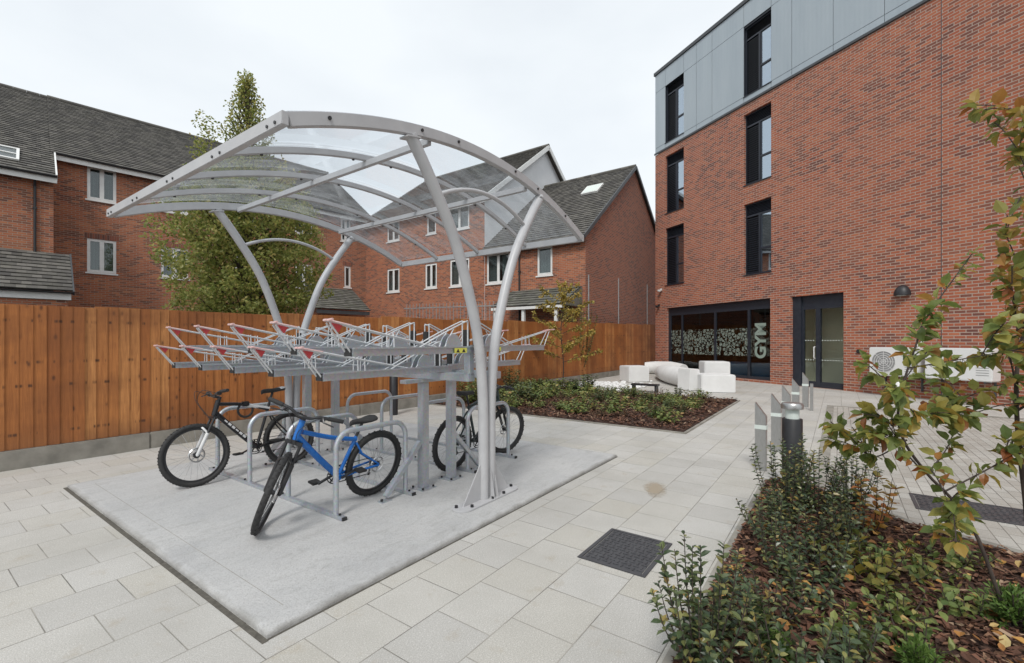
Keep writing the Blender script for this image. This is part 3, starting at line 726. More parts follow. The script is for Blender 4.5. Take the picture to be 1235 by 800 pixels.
    fk2.tube(smoothpts([br_, V((br_.x+.035,.03,br_.z+.06)), V((br_.x+.035,-.03,br_.z+.06)), V((br_.x,-.058,br_.z))],4), .011, 8)
    fo = fk.xf(SM).build('fork', M['blackmetal'], bk, smooth=45); fk2.xf(SM).build('fork_leg', fork_m, fo, smooth=45)
    # stem, bars
    hb = MB(); st0 = HT - axd*.045; st1 = st0 + V((.075,0,.03))
    hb.tube([HT, st0-axd*.01], .019, 10); hb.tube([st0, st1], .017, 10)
    ctl = [(-.30,.04),(-.20,.035),(-.12,.028),(-.05,0),(0,0)]
    pts = [st1+V((-.045*abs(y)/.3*1.2, y, z)) for y, z in ctl] + [st1+V((-.045*abs(y)/.3*1.2, -y, z)) for y, z in reversed(ctl[:-1])]
    hb.tube(smoothpts(pts,4), .0135, 10)
    h = hb.xf(SM).build('handlebar', M['blackmetal'], bk, smooth=45)
    gp = MB(); lv = MB()
    for sg in (-1,1):
        a = st1+V((-.03,sg*.19,.036)); e = st1+V((-.054,sg*.315,.0405)); gp.tube([a, e], .0185, 10)
        p = st1+V((-.024,sg*.15,.033)); lv.tube([p, p+V((.045,sg*.02,-.02)), p+V((.05,sg*.11,-.028))], [.011,.007,.006], 7); lv.cyl(p+V((0,0,-.02)), (0,1,0), .02, .035, 10)
        lv.tube(smoothpts([p+V((.03,sg*.0,-.01)), p+V((.15,-sg*.04,.03)), p+V((.17,-sg*.13,-.09)), V((HB.x+.05,sg*.02,HB.z-.03))],6), .003, 5)
    gp.xf(SM).build('grip', M['rubber'], h, smooth=45); lv.xf(SM).build('brake_lever', M['blackmetal'], h, smooth=45)
    # cranks
    cr_ = MB()
    for Rr, yy in ((.085,-.042),(.062,-.036)):
        cr_.ring(BB+V((0,yy,0)), (0,1,0), Rr, .005, 36, 4)
    for i in range(5): a = 2*pi*i/5+.3; cr_.bar(BB+V((0,-.042,0)), BB+V((.082*cos(a),-.042,.082*sin(a))), .014, .005, (0,1,0))
    ca = -.35
    e1 = V((.17*cos(ca),0,.17*sin(ca)))
    cr_.bar(BB+V((0,-.058,0)), BB+e1+V((0,-.062,0)), .016, .022, (0,1,0)); cr_.bar(BB+V((0,.058,0)), BB-e1+V((0,.062,0)), .016, .022, (0,1,0))
    ck = cr_.build('crankset', M['blackmetal'], bk, smooth=35)
    for sg, pc in ((-1,BB+e1+V((0,-.115,0))),(1,BB-e1+V((0,.115,0)))):
        MB().box(pc.x-.045,pc.x+.045,pc.y-.045,pc.y+.045,pc.z-.011,pc.z+.011).build('pedal', M['rubber'], ck, bevel=.004)
    ch = MB(); y = -.042
    ch.bar(BB+V((0,y,.085)), V((RX,y,R+.045)), .006, .007); ch.bar(BB+V((0,y,-.085)), V((RX+.03,y,R-.12)), .006, .007); ch.bar(V((RX+.02,y,R-.045)), V((RX+.03,y,R-.12)), .012, .012)
    ch.cyl(V((RX+.03,y,R-.115)), (0,1,0), .02, .008, 12); ch.cyl(V((RX+.015,y,R-.055)), (0,1,0), .02, .008, 12)
    ch.build('chain', M['blackmetal'], bk, smooth=40)
    return bk, HT, ST
b1, ht, st_ = make_bike('bicycle', 'black and white mountain bike by the timber fence end of the rack', M['bikeblack'], M['bikewhite'], site(-.97,2.80,PZ), SA+pi+radians(2), radians(5), radians(-6), M['bikewhite'])
b2, _, _ = make_bike('bicycle', 'bright blue bike with its front wheel turned sharply towards the camera', M['bikeblue'], M['bikeblue'], site(-1.10,1.03,PZ), SA+pi, radians(-9), radians(50), M['blackmetal'], .83, True, True)
b3, _, _ = make_bike('bicycle', 'dark bike on the far side of the rack beside the shelter support', M['biketeal'], M['biketeal'], site(1.0,.95,PZ), SA, radians(4), radians(-14), M['blackmetal'], .95)
# lock hanging on the top tube of the black bike
c = (ht.lerp(st_, .52)); lp = b1.matrix_basis @ c if False else (Matrix.Translation(b1.location) @ b1.rotation_euler.to_matrix().to_4x4()) @ c
lk = thing('bike_lock', 'black ring shaped bike lock hanging from the top tube of the black bike', 'bike lock', lp, SA+pi)
MB().ring((0,0,-.065), (0,1,0.12), .082, .0135, 36, 8).build('lock_ring', M['rubber'], lk, smooth=50)
MB().box(-.035,.035,-.03,.03,-.02,.035).build('lock_body', M['blackmetal'], lk, bevel=.006)

# ------------------------------------------------------------------ fence
FEN = V((-6.27,5.59,0)); 
fn = thing('timber_fence', 'tall orange brown vertical board timber fence on a concrete base', 'fence', FEN, SA)
fkb = MB()
x = -4.0
while x < 25.5:
    L = 1.83; fkb.box(x+.004, min(x+L, 25.6)-.004, -.03, .12, -.05, .232); x += L
base = fkb.build('concrete_kerb_wall', M['concrete_kerb'], bevel=.012); place(base, FEN, SA); tag(base, 'low weathered concrete kerb wall under the timber fence', 'kerb wall')
rnd = random.Random(11); x = -4.0; bay = 0
while x < 25.4:
    L = 2.44; top = 2.06+.018*max(x,0) + (.0 if x < 12 else .03); zb_ = .24
    b = MB(); xx = x; end = min(x+L, 25.5)
    while xx < end-.02:
        w = .122+rnd.uniform(-.004,.004); e = min(xx+w, end); y0 = .035+rnd.uniform(-.004,.004)
        b.add([(xx,y0,zb_),(e+.012,y0-.012,zb_),(e+.012,y0-.012,top+rnd.uniform(-.004,.004)),(xx,y0,top+rnd.uniform(-.004,.004)),
               (xx,y0+.016,zb_),(e+.012,y0+.008,zb_),(e+.012,y0+.008,top),(xx,y0+.016,top)],
              [(0,1,2,3),(4,7,6,5),(0,4,5,1),(3,2,6,7),(1,5,6,2),(0,3,7,4)])
        xx = e
    p = b.build('board_panel', M['timber'], fn, fix=False)
    rr = MB()
    for z in (.5,1.2,1.9): rr.box(x, end, .056, .10, z-.045, z+.045)
    rr.build('rail', M['timber'], fn)
    MB().box(x-.05, x+.05, .105, .205, 0, top-.05).build('post', M['timber'], fn)
    x += L
    bay += 1

# ------------------------------------------------------------------ walls with openings
def wall(b, x0, x1, z0, z1, ops, y=0, reveal=.12):
    xs = sorted({x0, x1, *[o[0] for o in ops], *[o[1] for o in ops]}); zs = sorted({z0, z1, *[o[2] for o in ops], *[o[3] for o in ops]})
    for i in range(len(xs)-1):
        for j in range(len(zs)-1):
            cx, cz = (xs[i]+xs[i+1])/2, (zs[j]+zs[j+1])/2
            if any(o[0] < cx < o[1] and o[2] < cz < o[3] for o in ops): continue
            b.add([(xs[i],y,zs[j]),(xs[i+1],y,zs[j]),(xs[i+1],y,zs[j+1]),(xs[i],y,zs[j+1])], [(0,1,2,3)])
    for a, c, e, f in ops:
        r = y+reveal
        b.add([(a,y,e),(a,y,f),(a,r,f),(a,r,e)], [(0,1,2,3)]); b.add([(c,y,e),(c,r,e),(c,r,f),(c,y,f)], [(0,1,2,3)])
        b.add([(a,y,f),(c,y,f),(c,r,f),(a,r,f)], [(0,1,2,3)]); b.add([(a,y,e),(a,r,e),(c,r,e),(c,y,e)], [(0,1,2,3)])
def house_window(root, x0, x1, z0, z1, y=0, single=False):
    f = MB(); w = .06; yy = (y+.03, y+.10)
    f.box(x0, x1, *yy, z0, z0+w); f.box(x0, x1, *yy, z1-w, z1); f.box(x0, x0+w, *yy, z0+w+.0005, z1-w-.0005); f.box(x1-w, x1, *yy, z0+w+.0005, z1-w-.0005)
    xm = (x0+x1)/2
    halves = [(x0+w, x1-w)] if single else [(x0+w, xm-.03), (xm+.03, x1-w)]
    if not single: f.box(xm-.03, xm+.03, *yy, z0+w+.0005, z1-w-.0005)
    for i, (a, c) in enumerate(halves):   # sash
        f.box(a+.002, c-.002, y+.022, y+.07, z0+w+.002, z0+w+.045); f.box(a+.002, c-.002, y+.022, y+.07, z1-w-.045, z1-w-.002)
        f.box(a+.002, a+.042, y+.022, y+.07, z0+w+.046, z1-w-.046); f.box(c-.042, c-.002, y+.022, y+.07, z0+w+.046, z1-w-.046)
    wn = f.build('window', M['upvc'], root)
    p = MB()
    for a, c in halves: p.box(a+.043, c-.043, y+.045, y+.052, z0+w+.047, z1-w-.047)
    p.build('pane', M['glass'], wn)
    s = MB(); s.prism([(x0-.06, y-.05, z0-.075),(x0-.06,y+.03,z0-.075),(x0-.06,y+.03,z0-.002),(x0-.06,y-.05,z0-.012)], (x1-x0+.12,0,0)); s.build('sill', M['upvc'], wn)
    cu = MB(); n = 40; rows = []
    rr = random.Random(int(abs(x0*100)+abs(z0*10)))
    gap = rr.uniform(.0,.25)
    for aa, cc in ((x0+.01, xm-gap*(x1-x0)/2), (xm+gap*(x1-x0)/2, x1-.01)):
        rows = [[(aa+(cc-aa)*i/n, y+.20+.018*sin(i*1.9)+.01*sin(i*.7), z) for i in range(n+1)] for z in (z0+.01, z1-.01)]
        cu.grid(rows)
    cu.build('curtain', M['curtain'], wn, fix=False)
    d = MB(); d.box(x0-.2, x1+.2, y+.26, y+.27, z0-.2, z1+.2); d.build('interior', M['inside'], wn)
def tiled(b, x0, x1, ye, ze, yr, zr, gauge=.235, tw=.25, seed=1, hip0=0, hip1=0):
    """tile courses from the eave line (ye,ze) up to the ridge (yr,zr); hip0/hip1 shorten the top"""
    r = random.Random(seed); d = V((0, yr-ye, zr-ze)); L = d.length; d.normalize(); n = V((0,-d.z,d.y))
    if n.z < 0: n = -n
    k = int(L/gauge)+1
    for i in range(k):
        a = L*i/k; e = min(L*(i+1)/k+.06, L); fr = a/L
        xa, xb = x0+hip0*fr, x1-hip1*fr
        x = xa + (-(tw/2) if i % 2 else 0)
        while x < xb-.001:
            q = min(x+tw, xb); p = max(x, xa)
            if q-p > .02:
                j = r.uniform(-.004,.004); P0 = V((0,ye,ze)) + d*(a-.0) + n*(.062+j); P1 = V((0,ye,ze)) + d*e + n*(.015+j)
                B0 = P0 - n*.03
                b.add([(p,P0.y,P0.z),(q-.004,P0.y,P0.z),(q-.004,P1.y,P1.z),(p,P1.y,P1.z),(p,B0.y,B0.z),(q-.004,B0.y,B0.z)], [(0,1,2,3),(4,5,1,0)])
            x += tw
def roof_pair(root, x0, x1, ye, ze, yr, zr, yb, m, seed, name='roof'):
    b = MB(); tiled(b, x0, x1, ye, ze, yr, zr, seed=seed)
    # underlay so no light leaks, plus back slope
    b.add([(x0,ye,ze),(x1,ye,ze),(x1,yr,zr),(x0,yr,zr)], [(0,1,2,3)])
    b.add([(x0,yb,ze),(x1,yb,ze),(x1,yr,zr+.03),(x0,yr,zr+.03)], [(3,2,1,0)])
    ro = b.build(name, m, root, fix=False)
    c = MB(); x = x0
    while x < x1-.01:
        e = min(x+.45, x1); c.tube([(x,yr,zr+.035),(e-.006,yr,zr+.035)], .10, 10); x += .45
    c.build('ridge_tiles', m, ro, smooth=50); return ro
def gutter(root, x0, x1, y, z):
    g = MB().sweep([(x0,y-.06,z),(x1,y-.06,z)], [(.07*cos(a), .07*sin(a)) for a in [pi+pi*i/8 for i in range(9)]]).build('gutter', M['black_plastic'], root)
    MB().box(x0, x1, y+.012, y+.04, z-.26, z-.02).build('fascia', M['upvc'], root)
def downpipe(root, x, y, z0, z1):
    p = MB(); p.tube(smoothpts([(x,y-.26,z1),(x,y-.26,z1-.1),(x,y-.06,z1-.38),(x,y-.06,z1-.55),(x,y-.06,z0)],3), .04, 10)
    z = z1-1.2
    while z > z0: p.box(x-.06,x+.06,y-.10,y-.001,z-.03,z+.03); z -= 1.8
    p.build('downpipe', M['black_plastic'], root, smooth=50)

# ---- left terrace
LHA = radians(46.5); LHO = V((-18.17,19.5,0))
lh = thing('terraced_house', 'long three storey red brick terrace behind the timber fence at the left', 'house', LHO, LHA)
ops = [(-.0,.95,4.57,6.01),(2.53,3.6,4.6,6.03),(0,.95,7.70,9.12),(2.53,3.6,7.72,9.1),(5.6,6.6,4.6,6.0),(8.6,9.6,4.6,6.0),(5.6,6.6,7.7,9.1),(8.6,9.6,7.7,9.1),(11.52,11.93,4.9,6.19),(11.3,11.93,7.7,9.1)]
b = MB(); wall(b, -1.06, 13.2, 0, 9.30, ops)
b.add([(13.2,0,0),(13.2,12.6,0),(13.2,12.6,9.3),(13.2,6.3,13.8),(13.2,0,9.3)], [(0,1,2,3,4)])
b.add([(-1.06,0,0),(-1.06,0,9.3),(-1.06,-2,8.0),(-1.06,-2,0)], [(0,1,2,3)])
wall(b, -9, -1.06, 0, 7.86, [(-4.2,-3.1,5.2,6.5)], -2)
b.build('wall', M['brick_house'], lh, fix=False)
for x0, x1, z0, z1 in ops: house_window(lh, x0, x1, z0, z1, 0, x1-x0 < .5)
house_window(lh, -4.2, -3.1, 5.2, 6.5, -2)
# soldier course lintels over the windows
M['soldier'] = brick_mat('soldier_course', (.27,.078,.044), (.10,.045,.036), (.34,.115,.06), (.28,.19,.15), .08, .26, .008)
b = MB()
for x0, x1, z0, z1 in ops:
    if z1 < 7: b.box(x0-.1, x1+.1, -.004, -.0005, z1+.002, z1+.24)
b.build('brick_lintel', M['soldier'], lh)
roof_pair(lh, -1.1, 13.4, -.32, 9.25, 6.3, 13.9, 12.9, M['tile'], 3)
roof_pair(lh, -9, -1.0, -2.34, 7.78, 6.28, 13.85, 12.9, M['tile'], 4)
gutter(lh, -.95, 13.2, -.32, 9.26); gutter(lh, -9, -.97, -2.34, 7.80)
b = MB(); b.sweep([(-.985,-2.36,7.75),(-.985,-.3,9.18)], rect(.05,.22)); b.build('bargeboard', M['upvc'], lh)
downpipe(lh, -1.55, -2, 4.9, 7.75)
# skylight in the projecting roof
k = MB(); dy, dz = 6.28+2.34, 13.85-7.78; dl = sqrt(dy*dy+dz*dz); dy /= dl; dz /= dl
def onroof(a, h): return V((0, -2.34+dy*a-dz*h, 7.78+dz*a+dy*h))
sk = MB()
for x0, x1, a0, a1 in ((-2.75,-2.67,.75,1.95),(-2.03,-1.95,.75,1.95),(-2.67,-2.03,.75,.83),(-2.67,-2.03,1.87,1.95),(-2.67,-2.03,1.3,1.36)):
    P = [onroof(a0,.03), onroof(a1,.03), onroof(a1,.12), onroof(a0,.12)]; sk.prism([(x0,p.y,p.z) for p in P], (x1-x0,0,0))
s_ = sk.build('skylight', M['upvc'], lh)
P = [onroof(.83,.06), onroof(1.87,.06), onroof(1.87,.09), onroof(.83,.09)]; MB().prism([(-2.67,p.y,p.z) for p in P], (.64,0,0)).build('pane', M['glass'], s_)
# ground floor lean-to at the far left
b = MB(); tiled(b, -9, -.62, -4.05, 3.36, -2.02, 4.93, seed=6); b.add([(-9,-4.05,3.36),(-.62,-4.05,3.36),(-.62,-2,4.93),(-9,-2,4.93)],[(0,1,2,3)]); b.build('lean_to_roof', M['tile'], lh, fix=False)
MB().box(-9, -.66, -3.98, -3.94, 3.06, 3.30).build('fascia', M['upvc'], lh)
MB().sweep([(-9,-4.10,3.33),(-.62,-4.10,3.33)], [(.06*cos(a), .06*sin(a)) for a in [pi+pi*i/8 for i in range(9)]]).build('gutter', M['black_plastic'], lh)
b = MB(); b.sweep([(-.60,-4.06,3.30),(-.60,-2.02,4.9)], rect(.05,.16)); b.build('bargeboard', M['coping'], lh)
b = MB(); wall(b, -9, -.75, 0, 3.06, [], -3.9); b.add([(-.75,-3.9,0),(-.75,-2,0),(-.75,-2,4.5),(-.75,-3.9,3.2)],[(0,1,2,3)]); b.build('wall', M['brick_house'], lh, fix=False)
# small mossy lean-to roof near the inner corner
b = MB(); tiled(b, 8.8, 12.0, -2.3, 3.35, -.02, 4.75, seed=8, hip0=.0); b.add([(8.8,-2.3,3.35),(12.0,-2.3,3.35),(12.0,0,4.75),(8.8,0,4.75)],[(0,1,2,3)]); b.build('porch_roof', M['moss_tile'], lh, fix=False)
MB().box(8.85, 11.95, -2.27, -2.23, 3.1, 3.3).build('fascia', M['coping'], lh)

# ---- wing houses
WGA = radians(-35.6); WGO = V((3.22,20,0)); XL = -5.68
hl = thing('gable_house', 'two storey brick house with a tall brick gable end and mossy porch roof', 'house', WGO, WGA)
ops = [(-2.5,-1.68,4.67,6.0),(-5.54,-4.1,4.5,6.0)]
b = MB(); wall(b, XL, 0, 0, 6.2, ops); b.build('wall', M['brick_house'], hl, fix=False)
b = MB(); b.add([(0,0,0),(0,11.76,0),(0,11.76,6.2),(0,5.88,10.93),(0,0,6.2)], [(0,1,2,3,4)]); b.add([(0,11.76,0),(XL,11.76,0),(XL,11.76,6.2),(0,11.76,6.2)],[(0,1,2,3)])
b.build('gable_wall', M['brick_gable'], hl, fix=False)
for x0, x1, z0, z1 in ops: house_window(hl, x0, x1, z0, z1, 0, x1-x0 < 1)
roof_pair(hl, XL-.0, .10, -.30, 6.16, 5.88, 11.05, 12.06, M['tile'], 12)
gutter(hl, XL+.02, .05, -.30, 6.17)
b = MB(); b.sweep([(.11,-.32,6.13),(.11,5.88,11.03)], rect(.06,.16)); b.sweep([(.11,5.88,11.03),(.11,12.08,6.13)], rect(.06,.16)); b.build('bargeboard', M['coping'], hl)
downpipe(hl, -3.49, 0, 0, 6.15)
dy, dz = 6.18, 4.89; dl = sqrt(dy*dy+dz*dz); dy /= dl; dz /= dl
P = [V((0,-.30+dy*a-dz*h,6.16+dz*a+dy*h)) for a, h in ((5.0,.03),(6.0,.03),(6.0,.13),(5.0,.13))]
s_ = MB().prism([(-2.05,p.y,p.z) for p in P], (.95,0,0)).build('skylight', M['upvc'], hl)
P = [V((0,-.30+dy*a-dz*h,6.16+dz*a+dy*h)) for a, h in ((5.08,.13),(5.92,.13),(5.92,.14),(5.08,.14))]
MB().prism([(-1.97,p.y,p.z) for p in P], (.79,0,0)).build('pane', M['white_film'], s_)
b = MB(); tiled(b, -3.9, -.15, -1.75, 3.12, -.02, 4.02, seed=14, gauge=.3); b.add([(-3.9,-1.75,3.12),(-.15,-1.75,3.12),(-.15,0,4.02),(-3.9,0,4.02)],[(0,1,2,3)])
b.add([(-.15,-1.75,3.1),(-.15,0,4.02),(-.15,0,3.1)],[(0,1,2)])
pr_ = b.build('porch_roof', M['moss_tile'], hl, fix=False)
MB().box(-3.9,-.15,-1.74,-1.70,2.98,3.10).build('fascia', M['upvc'], pr_)
for x in (-2.2,-.55,-3.75): MB().box(x-.07,x+.07,-1.66,-1.52,0,2.97).build('porch_post', M['upvc'], hl, bevel=.01)

ht_ = thing('tall_house', 'taller house beyond with a white rendered gable above the lower roof', 'house', WGO + Matrix.Rotation(WGA,3,'Z') @ V((XL,0,0)), WGA)
ops = [(-2.46,-1.03,7.55,8.80),(-4.18,-3.46,7.6,8.80),(-2.4,-1.03,4.53,5.98),(-4.31,-3.4,4.57,5.94),(-7.6,-6.5,4.55,5.95),(-7.6,-6.5,7.6,8.8)]
b = MB(); wall(b, -10.5, 0, 0, 8.9, ops, -.01); b.build('wall', M['brick_house'], ht_, fix=False)
b = MB(); b.add([(.004,-.01,5.9),(.004,11.76,5.9),(.004,11.76,8.9),(.004,5.88,13.4),(.004,-.01,8.9)], [(0,1,2,3,4)]); b.build('gable_wall', M['render'], ht_, fix=False)
for x0, x1, z0, z1 in ops: house_window(ht_, x0, x1, z0, z1, -.01, x1-x0 < .75)
roof_pair(ht_, -10.5, .30, -.33, 8.85, 5.88, 13.55, 12.1, M['tile'], 17)
gutter(ht_, -10.5, .28, -.33, 8.86)
b = MB(); b.sweep([(.30,-.35,8.78),(.30,5.88,13.46)], rect(.05,.24)); b.sweep([(.30,5.88,13.46),(.30,12.1,8.78)], rect(.05,.24)); b.build('bargeboard', M['upvc'], ht_)

# ------------------------------------------------------------------ apartment building
FA = radians(-68); FO = V((7.26,23.1,0))
ap = thing('apartment_building', 'large new red brick apartment building with grey metal top storey at the right', 'building', FO, FA)
col1 = (.74,1.99); col2 = (5.30,6.51)
brops = [(*col1,7.85,10.65),(*col1,4.33,7.12),(*col2,7.78,10.59),(*col2,4.22,7.02),(.83,6.47,.10,3.21),(7.30,9.09,.01,3.18)]
RX = 24
b = MB(); wall(b, 0, RX, -.02, 10.98, brops, 0, .22); b.add([(0,0,0),(0,0,10.98),(0,16,10.98),(0,16,0)],[(0,1,2,3)]); b.add([(RX,0,0),(RX,16,0),(RX,16,10.98),(RX,0,10.98)],[(0,1,2,3)])
b.build('brick_wall', M['brick'], ap, fix=False)
clops = [(*col1,11.32,14.15),(*col2,11.32,14.05)]
ZC0, ZC1 = 11.09, 15.0
MB().box(-.03, RX, -.05, -.004, 10.99, 11.075).build('flashing', M['coping'], ap, bevel=.004)
b = MB(); wall(b, 0, RX, ZC0, ZC1, clops, .03, .2); b.add([(0,.03,ZC0),(0,.03,ZC1),(0,16,ZC1),(0,16,ZC0)],[(0,1,2,3)]); b.add([(RX,.03,10.9),(RX,16,10.9),(RX,16,ZC1),(RX,.03,ZC1)],[(0,1,2,3)])
b.build('cladding_backing', M['navy'], ap, fix=False)
b = MB(); xs = [0,.74,1.99,2.78,3.68,5.30,6.51,7.33,8.77,10.26,11.8,13.3,14.8,16.3,17.8,19.3,20.8,22.3,24]; zs = [ZC0,11.32,14.12,ZC1]; g = .008
for i in range(len(xs)-1):
    for j in range(3):
        isw = (i in (1,5))
        if isw and j == 1: continue
        b.box(xs[i]+g, xs[i+1]-g, -.006, .02, zs[j]+g, zs[j+1]-g)
for q in range(8): b.box(-.02,.006, .05+q*2+g, 2.03+q*2-g, ZC0+g, ZC1-g)
b.build('metal_cladding', M['clad'], ap, bevel=0)
MB().box(-.06, RX+.05, -.06, 16, ZC1+.002, ZC1+.16).build('coping', M['coping'], ap, bevel=.006)
def apt_window(x0, x1, z0, z1):
    y = .10; f = MB(); w = .05; xm = x0+(x1-x0)*.52; zh = z1-.52
    f.box(x0+.002, x1-.002, y, y+.09, z0+.002, z0+w); f.box(x0+.002, x1-.002, y, y+.09, z1-w, z1-.002); f.box(x0+.002, x0+w, y, y+.09, z0+w+.001, z1-w-.001); f.box(x1-w, x1-.002, y, y+.09, z0+w+.001, z1-w-.001)
    f.box(xm-.03, xm+.03, y-.01, y+.09, z0+w+.001, zh-.001); f.box(x0+w+.001, x1-w-.001, y, y+.09, zh, zh+.06)
    zt = z0+(zh-z0)*.42; f.box(xm+.031, x1-w-.001, y, y+.08, zt-.035, zt+.035)
    f.box(xm+.031, xm+.07, y+.01, y+.08, z0+w+.001, zt-.036); f.box(x1-w-.04, x1-w-.001, y+.01, y+.08, z0+w+.001, zt-.036)
    f.box(xm+.031, xm+.07, y+.01, y+.08, zt+.036, zh-.001); f.box(x1-w-.04, x1-w-.001, y+.01, y+.08, zt+.036, zh-.001)
    wn = f.build('window', M['navy'], ap)
    lv = MB(); n = 26
    for i in range(n):
        z = z0+w+.02+(zh-z0-w-.04)*i/n; lv.add([(x0+w+.002,y+.005,z),(xm-.032,y+.005,z),(xm-.032,y+.06,z+.055),(x0+w+.002,y+.06,z+.055)],[(0,1,2,3)]); lv.add([(x0+w+.002,y+.005,z),(xm-.032,y+.005,z),(xm-.032,y+.005,z+.016),(x0+w+.002,y+.005,z+.016)],[(0,1,2,3)])
    n = 7
    for i in range(n):
        z = zh+.065+(z1-w-zh-.075)*i/n; lv.add([(x0+w+.002,y+.01,z),(x1-w-.002,y+.01,z),(x1-w-.002,y+.06,z+.05),(x0+w+.002,y+.06,z+.05)],[(0,1,2,3)])
    lv.build('louvre', M['navy'], wn, fix=False)
    p = MB(); p.box(xm+.071, x1-w-.041, y+.04, y+.05, z0+w+.002, zt-.037); p.box(xm+.071, x1-w-.041, y+.04, y+.05, zt+.037, zh-.002); p.build('pane', M['coatglass'], wn)
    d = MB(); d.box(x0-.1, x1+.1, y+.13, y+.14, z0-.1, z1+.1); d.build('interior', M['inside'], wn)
    s = MB(); s.box(x0-.02, x1+.02, -.035, .098, z0-.035, z0-.003); s.build('sill', M['navy'], wn)
for o_ in brops[:4]+clops: apt_window(*o_)
# gym window
x0, x1, z0, z1 = brops[4]; y = .12
f = MB(); w = .08
for a, c in ((x0, x0+.16), (1.74-.04,1.74+.04), (3.72-.05,3.72+.05), (5.42-.05,5.42+.05), (x1-.06, x1)): f.box(a, c, y, y+.1, z0+.121, 2.84)
f.box(x0, x1, y-.02, y+.1, z0, z0+.12); f.box(x0, x1, y, y+.1, 2.841, 2.95); f.box(x0, x1, y+.03, y+.08, 2.951, z1-.07); f.box(x0, x1, y, y+.1, z1-.069, z1)
gy = f.build('gym_window', M['navy'], ap)
MB().box(x0+.16, x1-.06, y+.04, y+.05, z0+.121, 2.84).build('pane', M['gymglass'], gy)
m = bpy.data.materials.new('etched_maze_film'); m.use_nodes = True; t = NT(m); o = t.obj()
sp = t.N('ShaderNodeSeparateXYZ'); t.L(o, sp.inputs[0]); cb = t.N('ShaderNodeCombineXYZ'); t.L(sp.outputs[0], cb.inputs[0]); t.L(sp.outputs[2], cb.inputs[1])
vo = t.N('ShaderNodeTexVoronoi'); vo.feature = 'F1'; vo.distance = 'CHEBYCHEV'; vo.inputs['Scale'].default_value = 6.5; t.L(cb.outputs[0], vo.inputs['Vector'])
vo2 = t.N('ShaderNodeTexVoronoi'); vo2.feature = 'F2'; vo2.distance = 'CHEBYCHEV'; vo2.inputs['Scale'].default_value = 6.5; t.L(cb.outputs[0], vo2.inputs['Vector'])
df = t.math('SUBTRACT', vo2.outputs['Distance'], vo.outputs['Distance'])
fac = t.ramp(df, [(.10,(0,0,0)),(.16,(.25,.25,.25))])
atx = t.N('ShaderNodeMath', operation='LESS_THAN'); t.L(sp.outputs[0], atx.inputs[0]); atx.inputs[1].default_value = 5.42   # sparser print behind the lettering
fac = t.mix(atx.outputs[0], t.math('MULTIPLY', fac, .3), fac)
t.b.inputs['Base Color'].default_value = (.42,.50,.43,1); t.b.inputs['Roughness'].default_value = .7
tr = t.N('ShaderNodeBsdfTransparent'); mx = t.N('ShaderNodeMixShader'); t.L(fac, mx.inputs[0]); t.L(tr.outputs[0], mx.inputs[1]); t.L(t.b.outputs[0], mx.inputs[2]); t.L(mx.outputs[0], t.out.inputs[0])
MB().box(x0+.165, 5.36, y+.036, y+.038, 1.0, 2.12).build('etched_pattern', m, gy)
MB().box(5.48, 6.40, y+.036, y+.038, 1.0, 2.12).build('etched_pattern', m, gy)
tx = bpy.data.curves.new('gym_lettering', 'FONT'); tx.body = 'GYM'; tx.size = .66; tx.extrude = .002; tx.offset = .022; tx.align_x = 'CENTER'; tx.align_y = 'CENTER'
M['lettering'] = vnoise('pale_vinyl_lettering', (.27,.33,.28), (.23,.29,.25), 3, .6)
tx.materials.append(M['lettering']); tmp = bpy.data.objects.new('gym_lettering', tx); COL.objects.link(tmp)
bpy.context.view_layer.update(); tme = bpy.data.meshes.new_from_object(tmp.evaluated_get(bpy.context.evaluated_depsgraph_get())); bpy.data.objects.remove(tmp); bpy.data.curves.remove(tx)
tme.name = 'gym_lettering'; to = bpy.data.objects.new('gym_lettering', tme); COL.objects.link(to); to.parent = gy; to.location = (5.95, y+.031, 1.62)
to.rotation_euler = Euler((pi/2, -pi/2, 0), 'XYZ')
bm_ = Matrix(((0,-1,0),(0,0,-1),(1,0,0)))   # text x -> +z, text y -> -x, facing out
to.rotation_euler = bm_.to_euler()
def room(x0, x1, z1, depth, m_wall, m_floor, name):
    b = MB(); yy = .225
    b.add([(x0-.4,depth,0),(x1+.4,depth,0),(x1+.4,depth,z1+.2),(x0-.4,depth,z1+.2)],[(0,1,2,3)])
    b.add([(x0-.4,yy,0),(x0-.4,depth,0),(x0-.4,depth,z1+.2),(x0-.4,yy,z1+.2)],[(0,1,2,3)]); b.add([(x1+.4,yy,0),(x1+.4,depth,0),(x1+.4,depth,z1+.2),(x1+.4,yy,z1+.2)],[(0,1,2,3)])
    b.add([(x0-.4,yy,z1+.2),(x1+.4,yy,z1+.2),(x1+.4,depth,z1+.2),(x0-.4,depth,z1+.2)],[(0,1,2,3)])
    r_ = b.build(name, m_wall, ap, fix=False)
    MB().add([(x0-.4,yy,.02),(x1+.4,yy,.02),(x1+.4,depth,.02),(x0-.4,depth,.02)],[(0,1,2,3)]).build('interior_floor', m_floor, ap, fix=False)
room(.83, 6.2, 3.21, 4.5, M['inside'], M['hallfloor'], 'gym_interior')
MB().box(3.9,6.4,.35,1.1,.02,.72).build('gym_bench', M['gymblue'], ap, bevel=.1)
room(7.5, 8.9, 3.2, 1.5, M['hall'], M['hallfloor'], 'hall_interior')
